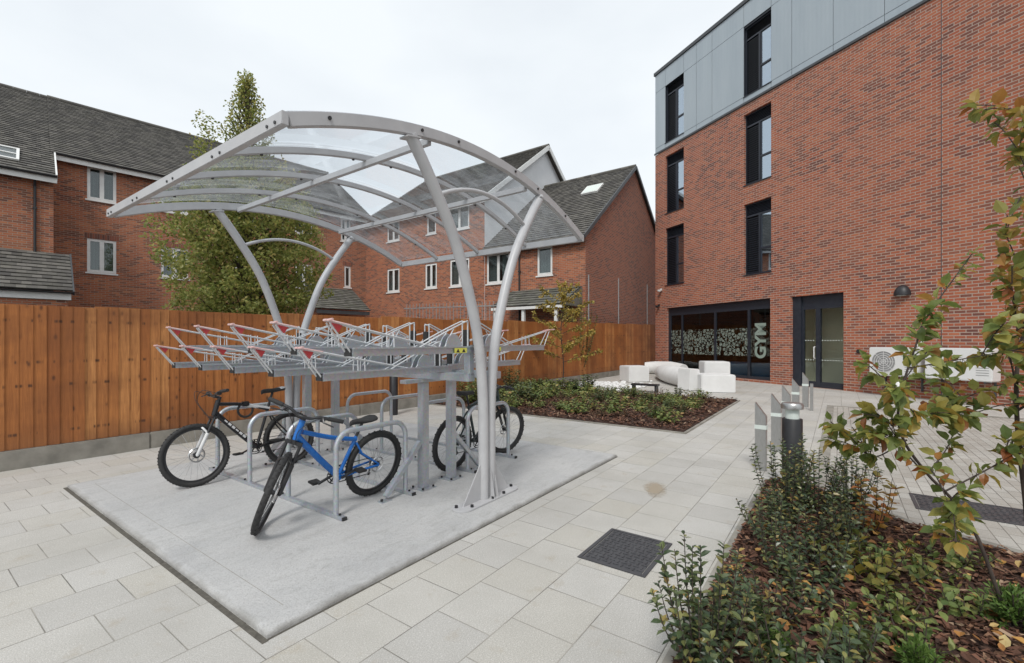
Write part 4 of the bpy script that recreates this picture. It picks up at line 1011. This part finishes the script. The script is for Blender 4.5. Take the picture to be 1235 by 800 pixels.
# entrance door
x0, x1, z0, z1 = brops[5]; f = MB(); y = .14
f.box(x0, x0+.30, y-.05, y+.1, z0, z1-.001); f.box(x1-.06, x1, y, y+.1, z0, z1-.001); f.box(x0+.301, x1-.061, y, y+.1, 2.70, 2.80); f.box(x0+.301, x1-.061, y+.02, y+.08, 2.801, z1-.001)
f.box(x0+.301, x1-.061, y, y+.1, z0, z0+.06); f.box(8.10, 8.24, y-.01, y+.1, z0+.061, 2.699); f.box(x0+.301, x0+.37, y, y+.09, z0+.061, 2.699)
f.box(x0+.371, 8.099, y+.005, y+.09, z0+.061, z0+.2); f.box(8.241, x1-.061, y+.005, y+.09, z0+.061, z0+.2)
dr = f.build('entrance_door', M['navy'], ap)
p = MB(); p.box(x0+.371, 8.099, y+.04, y+.05, z0+.201, 2.699); p.box(8.241, x1-.061, y+.04, y+.05, z0+.201, 2.699); p.build('pane', M['doorglass'], dr)
p = MB(); p.tube(smoothpts([(8.08,y-.01,1.0),(8.08,y-.07,1.02),(8.08,y-.07,1.2),(8.08,y-.07,1.38),(8.08,y-.01,1.40)],3), .018, 8); p.build('door_handle', M['acwhite'], dr, smooth=50)
d = MB()
for z in (.95,1.62):
    for k in range(8): d.cyl((8.30+.09*k, y+.036, z), (0,1,0), .02, .003, 10)
    for k in range(4): d.cyl((7.72+.09*k, y+.036, z), (0,1,0), .02, .003, 10)
d.build('manifestation_dots', M['white_film'], dr)
MB().box(10.05,10.1,-.001,.0,0,.1)
MB().box(11.605,11.622,-.003,-.001,0,10.97).build('movement_joint', M['coping'], ap)
# wall lamp, cameras, vent
wl = thing('wall_lamp', 'black half dome lamp on the brick wall right of the entrance', 'wall lamp', FO + Matrix.Rotation(FA,3,'Z') @ V((10.72,0,3.0)), FA)
b = MB(); n = 10; rows = []
for i in range(7):
    a = pi/2*i/6; rows.append([(.21*cos(a)*cos(pi*k/n), -.21*cos(a)*sin(pi*k/n)-.003, (.30*sin(a)-.08)) for k in range(n+1)])
b.grid(rows); b.add([(.21*cos(pi*k/n), -.21*sin(pi*k/n)-.003, -.08) for k in range(n+1)], [tuple(range(n+1))]); b.add([(-.21,-.003,-.08),(.21,-.003,-.08),(.16,-.003,.1),(0,-.003,.14),(-.16,-.003,.1)],[(0,1,2,3,4)])
b.build('lamp_hood', M['lampblack'], wl, smooth=50)
MB().box(-.09,.09,-.12,-.02,-.095,-.082).build('lamp_lens', M['white_film'], wl)
for (x, z, lab, mm) in ((.46,4.12,'white security camera high on the brick corner of the apartment building','acwhite'),(.30,3.36,'dark dome camera low on the brick corner of the apartment building','lampblack')):
    c_ = thing('security_camera', lab, 'camera', FO + Matrix.Rotation(FA,3,'Z') @ V((x,0,z)), FA)
    MB().box(-.06,.06,-.06,-.002,-.02,.08).build('mount', M[mm], c_, bevel=.01)
    h_ = MB().lathe([(.0,-.10),(.05,-.09),(.085,-.05),(.09,0),(.09,.02),(0,.02)], (0,-.14,0), 16).build('housing', M[mm], c_, smooth=50)
    MB().box(-.03,.03,-.10,-.059,.0,.03).build('arm', M[mm], c_)
vt = MB().cyl((9.55,-.02,1.28), (0,1,0), .06, .036, 16).build('wall_vent', M['lampblack'], None, smooth=40); place(vt, FO, FA); tag(vt, 'small round dark vent on the brick wall right of the entrance', 'vent')
# air conditioning units
def ac_unit(x, w, label, fans):
    a = thing('air_conditioner', label, 'air conditioner', FO + Matrix.Rotation(FA,3,'Z') @ V((x,0,0)), FA)
    MB().box(0, w, -.55, -.14, .60, 1.42).build('casing', M['acwhite'], a, bevel=.025)
    for k in range(fans):
        cx = .38+.6*k; g = MB()
        for r_ in (.30,.24,.18,.12,.06): g.ring((cx,-.556,1.01), (0,1,0), r_, .006, 28, 5)
        for q in range(8): g.bar((cx,-.556,1.01), (cx+.30*cos(q*pi/4),-.556,1.01+.30*sin(q*pi/4)), .008, .008, (0,1,0))
        fg = g.build('fan_grille', M['acwhite'], a)
        MB().cyl((cx,-.5515,1.01), (0,1,0), .305, .004, 32).build('fan_recess', M['grille'], a, smooth=40)
    s = MB()
    for q in range(9): s.box(w-.30, w-.06, -.553, -.5505, .75+.06*q, .765+.06*q)
    s.build('side_vent', M['grille'], a)
    b = MB()
    for xx in (.15, w-.15): b.box(xx-.02, xx+.02, -.52, -.005, .555, .598); b.box(xx-.02, xx+.02, -.05, -.006, .2, .55)
    b.build('bracket', M['coping'], a)
    p = MB().tube(smoothpts([(w-.1,-.3,1.421),(w-.1,-.3,1.5),(w-.1,-.1,1.6),(w-.1,-.05,1.9)],4), .03, 8).build('pipe', M['acwhite'], a, smooth=50)
ac_unit(10.15, 1.2, 'white wall mounted air conditioner nearest the entrance with round fan grille', 1)
ac_unit(11.5, 1.35, 'white wall mounted air conditioner further right behind the saplings', 0)

# ------------------------------------------------------------------ bollards and covers
def steel_bollard(s, t_, label, h=.86, turn=0, w=.125):
    o = thing('steel_bollard', label, 'bollard', site(s,t_,0), SA+turn, 'slant topped steel bollards beside the paving')
    b = MB(); b.prism([(-w/2,-.035,0),(w/2,-.035,0),(w/2,-.035,h-.17),(-w/2,-.035,h)], (0,.07,0)); b.build('post', M['steel'], o, bevel=.006)
    MB().box(-w/2-.003,w/2+.003,-.039,.039,h-.33,h-.28).build('reflective_band', M['white_film'], o)
    return o
TURN = radians(-96)
names = ['steel bollard with slanted top standing nearest the shrubs', 'slanted steel bollard partly hidden behind the black bollard', 'slanted steel bollard third along the row towards the door', 'slanted steel bollard fourth along the row towards the door', 'slanted steel bollard furthest along the row towards the door']
for (s, t_), lab in zip(((2.85,-2.07),(4.05,-2.12),(5.6,-2.12),(7.4,-2.14),(9.6,-2.2)), names): steel_bollard(s, t_, lab, .84, TURN)
o = thing('steel_post', 'thin plain steel post beside the furthest slanted bollard', 'post', site(9.0,-2.35,0), SA)
MB().box(-.05,.05,-.03,.03,0,.62).build('post', M['steel'], o, bevel=.005)
def bollard_light(loc, label, h=.95, r=.095):
    o = thing('bollard_light', label, 'bollard', loc, 0, None)
    MB().lathe([(0,0),(r,0),(r,h-.17),(r-.004,h-.165),(0,h-.165)], n=28).build('post', M['lampblack'], o, smooth=40)
    MB().lathe([(0,h-.164),(r-.03,h-.164),(r-.03,h-.062),(0,h-.062)], n=24).build('lamp_lens', M['white_film'], o, smooth=40)
    MB().lathe([(0,h-.061),(r+.008,h-.061),(r+.010,h-.02),(r-.004,h),(0,h)], n=28).build('cap', M['steel'], o, smooth=40)
bollard_light(V((2.95,4.8,0)), 'black cylindrical bollard light with silver cap among the shrubs')
bollard_light(site(3.0,5.0,0), 'black bollard light beyond the rack near the fence', 1.0, .09)
o = thing('short_post', 'short white round post standing below the air conditioners', 'post', FO + Matrix.Rotation(FA,3,'Z') @ V((11.05,-.85,0)), FA)
MB().lathe([(0,0),(.11,0),(.11,.5),(.08,.54),(0,.55)], n=20).build('post', M['acwhite'], o, smooth=40)
def cover(name, label, x0, x1, y0, y1, z):
    o = thing(name, label, 'access cover', site((x0+x1)/2,(y0+y1)/2,0), SA)
    w, d = (x1-x0)/2, (y1-y0)/2
    f = MB(); f.box(-w,w,-d,-d+.03,-.02,z); f.box(-w,w,d-.03,d,-.02,z); f.box(-w,-w+.03,-d+.0305,d-.0305,-.02,z); f.box(w-.03,w,-d+.0305,d-.0305,-.02,z); f.build('frame', M['iron'], o, bevel=.002)
    b = MB(); b.box(-w+.036,w-.036,-d+.036,d-.036,-.02,z-.004); nx, ny = int(w*2/.05), int(d*2/.05)
    for i in range(nx):
        for j in range(ny):
            x = -w+.06+(2*w-.12)*i/(nx-1); y = -d+.06+(2*d-.12)*j/(ny-1)
            if (i+j) % 2: b.box(x-.019,x+.019,y-.005,y+.005,z-.0035,z+.001)
            else: b.box(x-.005,x+.005,y-.019,y+.019,z-.0035,z+.001)
    b.build('lid', M['iron'], o)
cover('access_cover', 'dark cast iron access cover with tread pattern in the pale paving', -.53, .10, -1.79, -1.28, .008)
cover('access_cover', 'dark rectangular cover in the block paving behind the saplings', 2.2, 2.75, -4.35, -3.45, .014)
# sand stain
rs = random.Random(4)
st = MB(); pts = []
for i in range(40):
    a = 2*pi*i/40; r_ = 1+.28*rs.uniform(-1,1); pts.append((.36*r_*cos(a), .15*r_*sin(a)+.1*sin(2*a)*.3, 0))
st.add(pts+[(0,0,.0015)], [(i,(i+1)%40,40) for i in range(40)])
M['sand'] = mat('spilt_sand', (.42,.34,.24), .9); t = NT(M['sand']); o = t.obj()
ln = t.N('ShaderNodeVectorMath', operation='LENGTH'); t.L(t.scaled(o,(1,2.2,1)), ln.inputs[0])
k = t.math('SUBTRACT', t.math('ADD', .62, t.math('MULTIPLY', t.noise(o, 9, 6, .75), .9)), t.math('ADD', .45, t.math('MULTIPLY', ln.outputs['Value'], 2.1)))
fa_ = t.ramp(k, [(0,(0,0,0)),(.35,(.55,.55,.55))]); tr = t.N('ShaderNodeBsdfTransparent'); mx = t.N('ShaderNodeMixShader'); t.L(fa_, mx.inputs[0]); t.L(tr.outputs[0], mx.inputs[1]); t.L(t.b.outputs[0], mx.inputs[2]); t.L(mx.outputs[0], t.out.inputs[0])
o = st.build('sand_stain', M['sand'], None, fix=False); place(o, site(1.35,-1.24,.004), SA+.35); tag(o, 'patch of spilt tan sand on the pale paving', 'sand', kind='stuff')

# ------------------------------------------------------------------ white seats by the building
def whitebox(loc, rz, w, d, h, name, label, cut=0):
    b = MB()
    if cut: b.prism([(-w/2,-d/2,0),(w/2,-d/2,0),(w/2-cut,-d/2,h),(-w/2+cut*.3,-d/2,h)], (0,d,0))
    else: b.box(-w/2,w/2,-d/2,d/2,0,h)
    o = b.build(name, M['cube'], None, bevel=.025); place(o, loc, rz); tag(o, label, 'seat'); return o
whitebox(V((4.85,18.1,0)), .25, .88, .8, .62, 'cube_seat', 'white cube seat standing alone near the fence end')
whitebox(V((6.42,14.45,0)), -.15, 1.0, .85, .56, 'cube_seat', 'lower white cube seat at the front of the white seat cluster')
whitebox(V((6.98,15.75,0)), -.15, .82, .8, .90, 'cube_seat', 'taller white cube seat behind the low front cube')
whitebox(V((5.80,14.9,0)), .35, .5, .6, .70, 'wedge_seat', 'white wedge shaped seat beside the low front cube', .10)
def worm(pts, rads, label):
    b = MB(); P = smoothpts(pts, 8); n = len(P)-1; R = []
    for i in range(len(P)):
        u = i/n*(len(rads)-1); k = min(int(u), len(rads)-2); R.append(rads[k]+(rads[k+1]-rads[k])*(u-k))
    b.tube(P, R, 24); o = b.build('curved_seat', M['cube'], None, smooth=60); tag(o, label, 'seat')
worm([(7.0,21.1,.25),(6.45,19.7,.27),(6.1,18.2,.31),(5.95,16.8,.34),(5.98,15.5,.34)], [.22,.27,.31,.34,.34], 'long white curved tube seat lying beside the gym window')
worm([(6.5,22.3,.30),(7.0,22.1,.31),(7.5,21.5,.31),(7.8,20.7,.28)], [.26,.31,.32,.26], 'short white curved tube seat behind the long one at the fence corner')
o = thing('low_bench', 'low black bench between the far planting bed and the white seats', 'bench', V((4.2,14.4,0)), radians(-35))
MB().box(-.42,.42,-.15,.15,.20,.25).build('seat', M['lampblack'], o, bevel=.006)
for x in (-.36,.36): MB().box(x-.025,x+.025,-.12,.12,0,.199).build('leg', M['lampblack'], o)
pb = MB(); rs = random.Random(9)
for k in range(260):
    s, t_ = rs.gauss(11.7,.75), rs.uniform(2.6,5.0)
    if s < 10.0: continue
    p = site(s, t_, .03); r_ = rs.uniform(.04,.10)
    pb.lathe([(0,-r_*.6),(r_*.8,-r_*.35),(r_,0),(r_*.7,r_*.45),(0,r_*.6)], p, 7)
o = pb.build('white_cobbles', M['cube'], None, smooth=60); tag(o, 'loose white cobbles heaped behind the far planting bed', 'cobbles', kind='stuff')

# ------------------------------------------------------------------ things behind the fence
o = thing('metal_railing', 'grey metal railing rising behind the timber fence in front of the houses', 'railing', V((-3.6,15.6,0)), radians(-22))
b = MB()
for k in range(26): b.tube([(.13*k,0,0),(.13*k,0,2.86)], .011, 6)
b.build('pickets', M['grille'], o)
b = MB(); b.box(-.1,3.4,-.02,.02,2.70,2.73); b.box(-.1,3.4,-.02,.02,.2,.23); b.build('rail', M['grille'], o)
for x, y, h, lab in ((5.14,22.0,4.6,'thin grey metal pole before the brick gable end'),(3.27,19.45,4.4,'grey pole at the corner of the gable house'),(7.5,25.3,4.7,'grey pole between the gable house and the apartment building')):
    o = thing('metal_pole', lab, 'pole', (x,y,0)); MB().tube([(0,0,0),(0,0,h)], .028, 10).build('pole', M['grille'], o, smooth=40); MB().cyl((0,0,h+.01), (0,0,1), .04, .02, 10).build('cap', M['grille'], o)

# ------------------------------------------------------------------ vegetation
def rdir(r, up=0):
    while True:
        v = V((r.uniform(-1,1), r.uniform(-1,1), r.uniform(-1,1)))
        if .05 < v.length < 1: v.normalize(); return V((v.x, v.y, v.z+up)).normalized()
def leafq(b, c, d, n, L, w):
    s = d.cross(n)
    if s.length < 1e-3: s = d.orthogonal()
    s.normalize(); n2 = s.cross(d)
    b.add([c, c+d*L*.5+s*w*.5+n2*L*.06, c+d*L, c+d*L*.5-s*w*.5+n2*L*.06], [(0,1,2,3)])
# big tree behind the fence
def big_tree():
    r = random.Random(21)
    tr = thing('broadleaf_tree', 'dense green tree with a thin pointed top rising behind the timber fence', 'tree', (-7.55,13.0,0))
    H = 9.35
    trunk = MB(); trunk.tube(smoothpts([(0,0,0),(.05,0,1.6),(-.04,.05,3.2),(.05,0,5),(.0,.02,7.2),(.03,0,8.9)],4), [ .20-.0085*i for i in range(21)], 10)
    trunk.build('trunk', M['bark'], tr, smooth=60)
    limbs = MB(); tips = []
    def prof(z):   # crown radius by height
        if z < 1.4: return 0
        if z < 3.0: return 1.05+.70*(z-1.4)/1.6
        if z < 5.2: return 1.75
        if z < 6.6: return 1.75-.50*(z-5.2)
        return max(1.05-.36*(z-6.6), .10)
    for i in range(150):
        z = 1.3+7.6*(i/150); a = i*2.399+r.uniform(-.4,.4); R = prof(z+.4)*r.uniform(.55,1.0)
        p0 = V((0,0,z-.5*min(1,R))); p1 = V((R*.5*cos(a), R*.5*sin(a), z+.15)); p2 = V((R*cos(a), R*sin(a), z+.3+.35*R))
        limbs.tube(smoothpts([p0,p1,p2],3), [.035,.03,.026,.02,.016,.012,.008] , 5)
        tips += [(p1.lerp(p2,u), R) for u in (.0,.25,.5,.75,1.0)]
    limbs.build('limbs', M['bark'], tr)
    # second thin leader at left
    lf = MB()
    def clump(c, rad, n, size):
        for _ in range(n):
            d = rdir(r); q = c + V((d.x, d.y, d.z*.9))*rad*r.random()**.45
            leafq(lf, q, rdir(r,-.15), rdir(r,.5), size*r.uniform(.6,1.2), size*r.uniform(.4,.65))
    for c, R in tips:
        if c.z < 6.3: clump(c, .34, 44, .12)
        else: clump(c, .20, int(15*(.9 if c.z < 7.4 else .8)), .10)
    for i in range(330):
        a = r.uniform(0,2*pi); z = r.uniform(1.6,6.0); R = prof(z)*r.uniform(.78,1.16)*(1+.10*sin(3*a+z*2))
        clump(V((R*cos(a), R*sin(a), z)), .24, 46, .115)
    for k in range(26):
        z = 6.0+2.0*k/26; clump(V((-1.15+r.uniform(-.25,.25)*(8.6-z)/2, r.uniform(-.3,.3), z)), .22, 22, .10)
    for k in range(14):
        z = 5.8+1.3*k/14; clump(V((-.5+r.uniform(-.4,.4), r.uniform(-.3,.3), z)), .25, 25, .10)
    lf.build('foliage', M['leaf_tree'], tr, fix=False)
big_tree()

def shoot_shrub(name, label, loc, h, spread, nstem, leafL, m, seed, group=None, pair=.035, wid=.55, lean=(0,0), stemr=.004):
    r = random.Random(seed); o = thing(name, label, 'shrub' if 'sapling' not in name else 'tree', loc, 0, group)
    st = MB(); lf = MB()
    for k in range(nstem):
        a = r.uniform(0,2*pi); R = spread*r.uniform(.15,1); hh = h*r.uniform(.55,1.0)*(1-.25*R/spread)
        b0 = V((.04*cos(a), .04*sin(a), 0)); top = V((R*cos(a)+lean[0]*hh, R*sin(a)+lean[1]*hh, hh)); mid = b0.lerp(top,.5)+V((R*.12*cos(a), R*.12*sin(a), -.02*h))
        P = smoothpts([b0,mid,top],6); st.tube(P, [stemr*(1.2-.8*i/(len(P)-1)) for i in range(len(P))], 5)
        L = sum((P[i+1]-P[i]).length for i in range(len(P)-1)); n = max(4,int(L/pair)); ph = r.uniform(0,pi)
        for i in range(n):
            u = .18+.82*i/n; x = u*(len(P)-1); j = min(int(x), len(P)-2); p = P[j].lerp(P[j+1], x-j); d = (P[j+1]-P[j]).normalized()
            q = d.orthogonal().normalized(); ang = ph+i*pi/2+r.uniform(-.3,.3); q = Matrix.Rotation(ang,3,d) @ q
            for sg in (-1,1):
                if r.random() < .1: continue
                ld_ = (q*sg + d*r.uniform(.15,.8) + V((0,0,r.uniform(-.15,.2)))).normalized(); s_ = leafL*r.uniform(.65,1.15)*(1-.3*(u > .92))
                leaf_shape(lf, p, ld_, (d+rdir(r)*.3), s_, s_*wid, r.uniform(.0,.25), r.uniform(.1,.6))
    st.build('stems', M['bark'], o, smooth=60); lf.build('leaves', m, o, fix=False); return o
near = [
 ((.92,2.18),.66,.28,17,.043,'leafy dark evergreen shrub nearest the camera beside the access cover',31),
 ((1.22,2.02),.42,.30,16,.045,'low spreading dark shrub at the bottom edge of the picture',32),
 ((1.45,2.55),.36,.26,14,.04,'short bushy dark shrub in front of the taller twiggy one',33),
 ((1.80,3.10),.62,.20,9,.036,'twiggy upright dark shrub at the edge of the pale paving',34),
 ((2.12,3.25),.42,.26,14,.04,'rounded dark shrub right of the twiggy upright one',35),
 ((2.35,3.95),.82,.24,16,.042,'tall twiggy dark shrub in front of the first steel bollard',36),
 ((2.78,4.15),.76,.30,26,.042,'thick dark shrub hiding the foot of the black bollard',37),
 ((3.18,4.32),.60,.24,18,.038,'dark small leaved shrub right of the black bollard',38),
 
 ]
near += [((2.45,3.42),.44,.24,10,.042,'twiggy dark shrub on open mulch in the middle of the near bed',46),((1.78,2.78),.36,.22,9,.042,'small dark shrub on the mulch behind the bottom row of shrubs',47),((2.02,2.98),.40,.2,8,.04,'thin dark shrub on the mulch left of the yellow leaved one',48),((1.12,2.45),.30,.24,14,.042,'small dark shrub between the front shrub and the pale paving edge',41),((1.55,2.15),.34,.28,15,.045,'dark shrub at the bottom edge right of the low spreading one',42),
 ((2.05,3.62),.50,.22,12,.04,'dark shrub on the paving edge behind the twiggy upright one',43),((2.72,3.62),.46,.22,10,.04,'dark shrub beside the orange leaved one',45)]
for (x, y), h, sp, n, L, lab, sd_ in near: shoot_shrub('evergreen_shrub', lab, (x,y,.02), h*1.06, sp*1.12, int(n*1.15), L*1.18, M['leaf_shrub'], sd_, pair=.029)
shoot_shrub('orange_leaved_shrub', 'small shrub with orange and yellow leaves behind the dark shrubs', (2.95,3.75,.02), .62, .22, 8, .075, leafmat('orange_leaf', [(0,(.16,.15,.03)),(.35,(.40,.24,.04)),(.7,(.45,.16,.04)),(1,(.30,.08,.03))], .5, .3), 50, wid=.7, pair=.06)
shoot_shrub('yellow_leaved_shrub', 'low shrub with yellow green leaves in the middle of the near bed', (2.3,2.95,.02), .42, .34, 9, .08, leafmat('yellow_leaf', [(0,(.10,.13,.03)),(.5,(.25,.22,.04)),(1,(.42,.30,.06))], .5, .3), 51, wid=.6, pair=.06)
for (x, y), lab, sd_ in (((1.78,2.45),'green ground plant between the bottom shrubs and the bare mulch',56),((2.42,3.02),'green ground plant behind the yellow leaved shrub',57),((2.25,2.62),'light green ground plant left of the sapling stem',58),((2.62,3.3),'green ground plant in front of the orange leaved shrub',59),((2.62,2.62),'low light green ground plant near the sapling stem',52),((3.1,3.2),'light green ground plant at the back of the near bed',53),((2.05,2.35),'small light green plant amid the mulch at the bottom',54),((2.75,3.05),'spreading light green plant under the sapling leaves',55)):
    shoot_shrub('ground_plant', lab, (x,y,.02), .2, .24, 12, .06, M['leaf_cover'], sd_, wid=.6, pair=.05)
def conifer(loc, h, lab, seed):
    r = random.Random(seed); o = thing('dwarf_conifer', lab, 'shrub', loc); lf = MB(); st = MB()
    for k in range(70):
        d = rdir(r,.8); L = h*r.uniform(.5,1); tip = V((d.x*L*.8, d.y*L*.8, abs(d.z)*L)); st.tube([(0,0,0), tip], .003, 4)
        for i in range(24):
            p = tip*r.uniform(.4,1); leafq(lf, p, (d+rdir(r)*.8).normalized(), rdir(r), .04, .012)
    st.build('stems', M['bark'], o); lf.build('needles', M['leaf_conifer'], o, fix=False)
conifer((2.78,2.52,.02), .24, 'bright green dwarf conifer beside the sapling trunk at the right edge', 61)
conifer((1.92,2.12,.02), .18, 'bright green dwarf conifer at the bottom edge of the bed', 62)
conifer((1.32,2.30,.02), .12, 'tiny bright green conifer among the front shrubs', 63)

def sapling(label, stem, branches, nleaf, seed, leafL=.085, r0=.016, m=None, name='sapling'):
    """stem and branches are world points; leaves grow along the outer parts of the branches"""
    r = random.Random(seed); base = V((stem[0][0], stem[0][1], .02)); o = thing(name, label, 'tree', base)
    st = MB(); lf = MB(); P = smoothpts([V(p)-base for p in stem], 6)
    st.tube(P, [r0*(1-.75*i/(len(P)-1)) for i in range(len(P))], 8)
    twigs = [P[len(P)//2:]]
    for br in branches:
        Q = smoothpts([V(p)-base for p in br], 5); st.tube(Q, [r0*.5*(1-.75*i/(len(Q)-1)) for i in range(len(Q))], 6); twigs.append(Q)
        for _ in range(4):
            j = r.randint(len(Q)//3, len(Q)-1); d = ((Q[min(j+1,len(Q)-1)]-Q[j-1]).normalized()+rdir(r)*.9).normalized(); e = Q[j]+d*r.uniform(.1,.28); mid = Q[j].lerp(e,.5)+V((0,0,.015))
            T = smoothpts([Q[j],mid,e],4); st.tube(T, [.003]*len(T), 5); twigs.append(T)
    tot = [sum((T[i+1]-T[i]).length for i in range(len(T)-1)) for T in twigs]; S_ = sum(tot)
    for T, L in zip(twigs, tot):
        for k in range(max(3,int(nleaf*L/S_))):
            u = .12+.88*r.random()**.7; x = u*(len(T)-1); j = min(int(x), len(T)-2); p = T[j].lerp(T[j+1], x-j); d = (T[j+1]-T[j]).normalized()
            ld_ = (d*.6+rdir(r)*.9+V((0,0,-.25))).normalized(); pet = p+ld_*.018; st.tube([p,pet], .0012, 4)
            s_ = leafL*r.uniform(.6,1.2); leaf_shape(lf, pet, ld_, (V((0,0,1))+rdir(r)*.7), s_, s_*r.uniform(.55,.75), r.uniform(.05,.35), r.uniform(.1,.7))
    st.build('stems', M['bark'], o, smooth=60); lf.build('leaves', m or M['leaf_sapling'], o, fix=False)
def at(u, v, Y): return ((u-617.5)/550*Y, Y, 1.6+(411.5-v)/550*Y)
sapling('slender sapling with thin curved stem and green yellow leaves right of the shrubs',
  [(2.75,2.52,.02), (2.62,2.6,.55), (2.34,2.58,.86), (2.18,2.55,1.07), (2.15,2.53,1.28), (2.24,2.52,1.60), (2.29,2.52,1.73), (2.54,2.52,2.08)],
  [[(2.30,2.57,.88),(2.08,2.45,1.05),(1.98,2.38,1.2)], [(2.16,2.53,1.22),(2.05,2.42,1.28),(1.99,2.38,1.34)], [(2.2,2.53,1.45),(2.4,2.45,1.5),(2.62,2.4,1.55)],
   [(2.17,2.53,1.15),(2.4,2.6,1.2),(2.7,2.66,1.18)], [(2.45,2.58,.75),(2.7,2.5,.95),(2.85,2.42,1.15)], [(2.2,2.54,1.05),(2.08,2.6,.94),(2.02,2.62,.97)], [(2.60,2.6,.58),(2.42,2.45,.66),(2.25,2.36,.78)],
   [(2.35,2.58,.85),(2.55,2.66,1.0),(2.72,2.75,1.25)]],
  900, 71, .080, .010)
sapling('taller sapling with straight dark trunk and orange tinged leaves at the right edge',
  [(3.03,2.66,.02), (2.99,2.65,.6), (2.93,2.64,1.05), (2.91,2.63,1.4), (2.95,2.63,1.66), (3.01,2.63,2.1), (3.06,2.62,2.6), (3.05,2.62,3.0)],
  [[(2.93,2.64,1.3),(2.82,2.58,1.5),(2.72,2.5,1.62)], [(2.93,2.63,1.5),(2.85,2.58,1.75),(2.76,2.52,1.92)], [(2.98,2.63,1.85),(2.88,2.6,2.05),(2.76,2.55,2.2)], [(3.02,2.63,2.2),(2.93,2.58,2.5),(2.82,2.55,2.68)], [(3.05,2.62,2.6),(2.97,2.6,2.8),(2.88,2.58,2.9)],
   [(2.93,2.64,1.2),(3.1,2.6,1.35),(3.25,2.55,1.6)], [(2.98,2.63,1.9),(3.12,2.6,2.1),(3.2,2.55,2.4)], [(2.94,2.64,1.1),(3.02,2.5,1.2),(3.05,2.4,1.3)], [(2.98,2.65,.75),(3.06,2.55,.9),(3.12,2.45,1.05)]],
  640, 72, .082, .014, leafmat('warm_sapling_leaf', [(0,(.13,.17,.04)),(.4,(.26,.27,.07)),(.62,(.42,.34,.08)),(.8,(.50,.28,.07)),(.9,(.40,.13,.04)),(1,(.55,.40,.15))], .45, .5))
# birch in the far bed
def young_birch():
    r = random.Random(81); s, t_ = 9.2, 4.3; base = site(s, t_, .02)
    stem = [base, base+V((.03,0,.9)), base+V((-.05,.02,1.9)), base+V((.06,0,2.8)), base+V((.08,0,3.4))]; br = []
    for k in range(20):
        z = .9+2.3*k/20; a = k*2.4; L = 1.25*(1-.55*(k/20)); p = base+V((0,0,z)); br.append([p, p+V((L*.5*cos(a),L*.5*sin(a),.2)), p+V((L*cos(a),L*sin(a),.38))])
    sapling('young birch with sparse yellow leaves in the far bed before the fence', stem, br, 3000, 82, .085, .02, M['leaf_birch'], 'young_birch')
young_birch()
# low shrubs of the far bed: three kinds, copies share meshes
kinds = []
def bedplant(name, label, h, sp, n, L, m, seed, wid):
    return shoot_shrub(name, label, (0,0,-50), h, sp, n, L, m, seed, None, pair=.055, wid=wid)
lm_dark = leafmat('bed_dark_leaf', [(0,(.055,.085,.03)),(.6,(.11,.15,.05)),(1,(.26,.24,.085))], .5, .2)
protos = [bedplant('low_shrub', 'low bright green shrub growing among the plants of the far bed', .42, .36, 20, .09, M['leaf_cover'], 91, .6),
          bedplant('low_shrub', 'low dark green shrub growing among the plants of the far bed', .5, .32, 18, .08, lm_dark, 92, .55),
          bedplant('low_shrub', 'low reddish brown leaved shrub growing among the plants of the far bed', .36, .30, 14, .07, leafmat('bed_red_leaf', [(0,(.07,.06,.03)),(.5,(.16,.10,.05)),(1,(.26,.13,.06))], .6, .2), 93, .4)]
grp = ['bright green low shrubs in the far bed', 'dark green low shrubs in the far bed', 'reddish low shrubs in the far bed']
r = random.Random(99); used = [False]*3; spots = []
tries = 0
while len(spots) < 74 and tries < 5000:
    tries += 1; s, t_ = r.uniform(5.0,9.6), r.uniform(-.15,5.3)
    if s < 5.35 + .25*sin(t_*3): continue
    if all((s-a)**2+(t_-b)**2 > .22 for a, b in spots): spots.append((s, t_))
for s, t_ in spots:
    k = r.choices((0,1,2), (.48,.32,.20))[0]
    if not used[k]: o = protos[k]; used[k] = True
    else: o = copy_tree(protos[k])
    o['group'] = grp[k]; place(o, site(s, t_, .02), r.uniform(0,6.28)); sc = r.uniform(.75,1.25)*(1.0 if t_ < 3.5 else 1.35); o.scale = (sc, sc, sc*r.uniform(.6,.9))
for s, t_, h, lab, sd_ in ((6.2,5.0,1.25,'tall leafy green shrub against the fence behind the rack',101),(7.4,5.05,1.0,'medium green shrub against the fence left of the birch',102),(5.2,4.7,.95,'leafy green shrub at the left end of the far bed',103)):
    shoot_shrub('tall_shrub', lab, site(s,t_,.02), h, .45, 20, .1, M['leaf_cover'] if sd_ != 102 else lm_dark, sd_, pair=.07, wid=.5)
# green-yellow bush rising behind the fence beside the porch
shoot_shrub('garden_bush', 'yellow green bush rising above the timber fence beside the porch', (2.6,18.6,0), 3.75, .95, 34, .13, leafmat('bush_leaf', [(0,(.08,.11,.03)),(.6,(.19,.20,.05)),(1,(.36,.30,.08))], .5, .3), 111, pair=.10, wid=.45, stemr=.012)
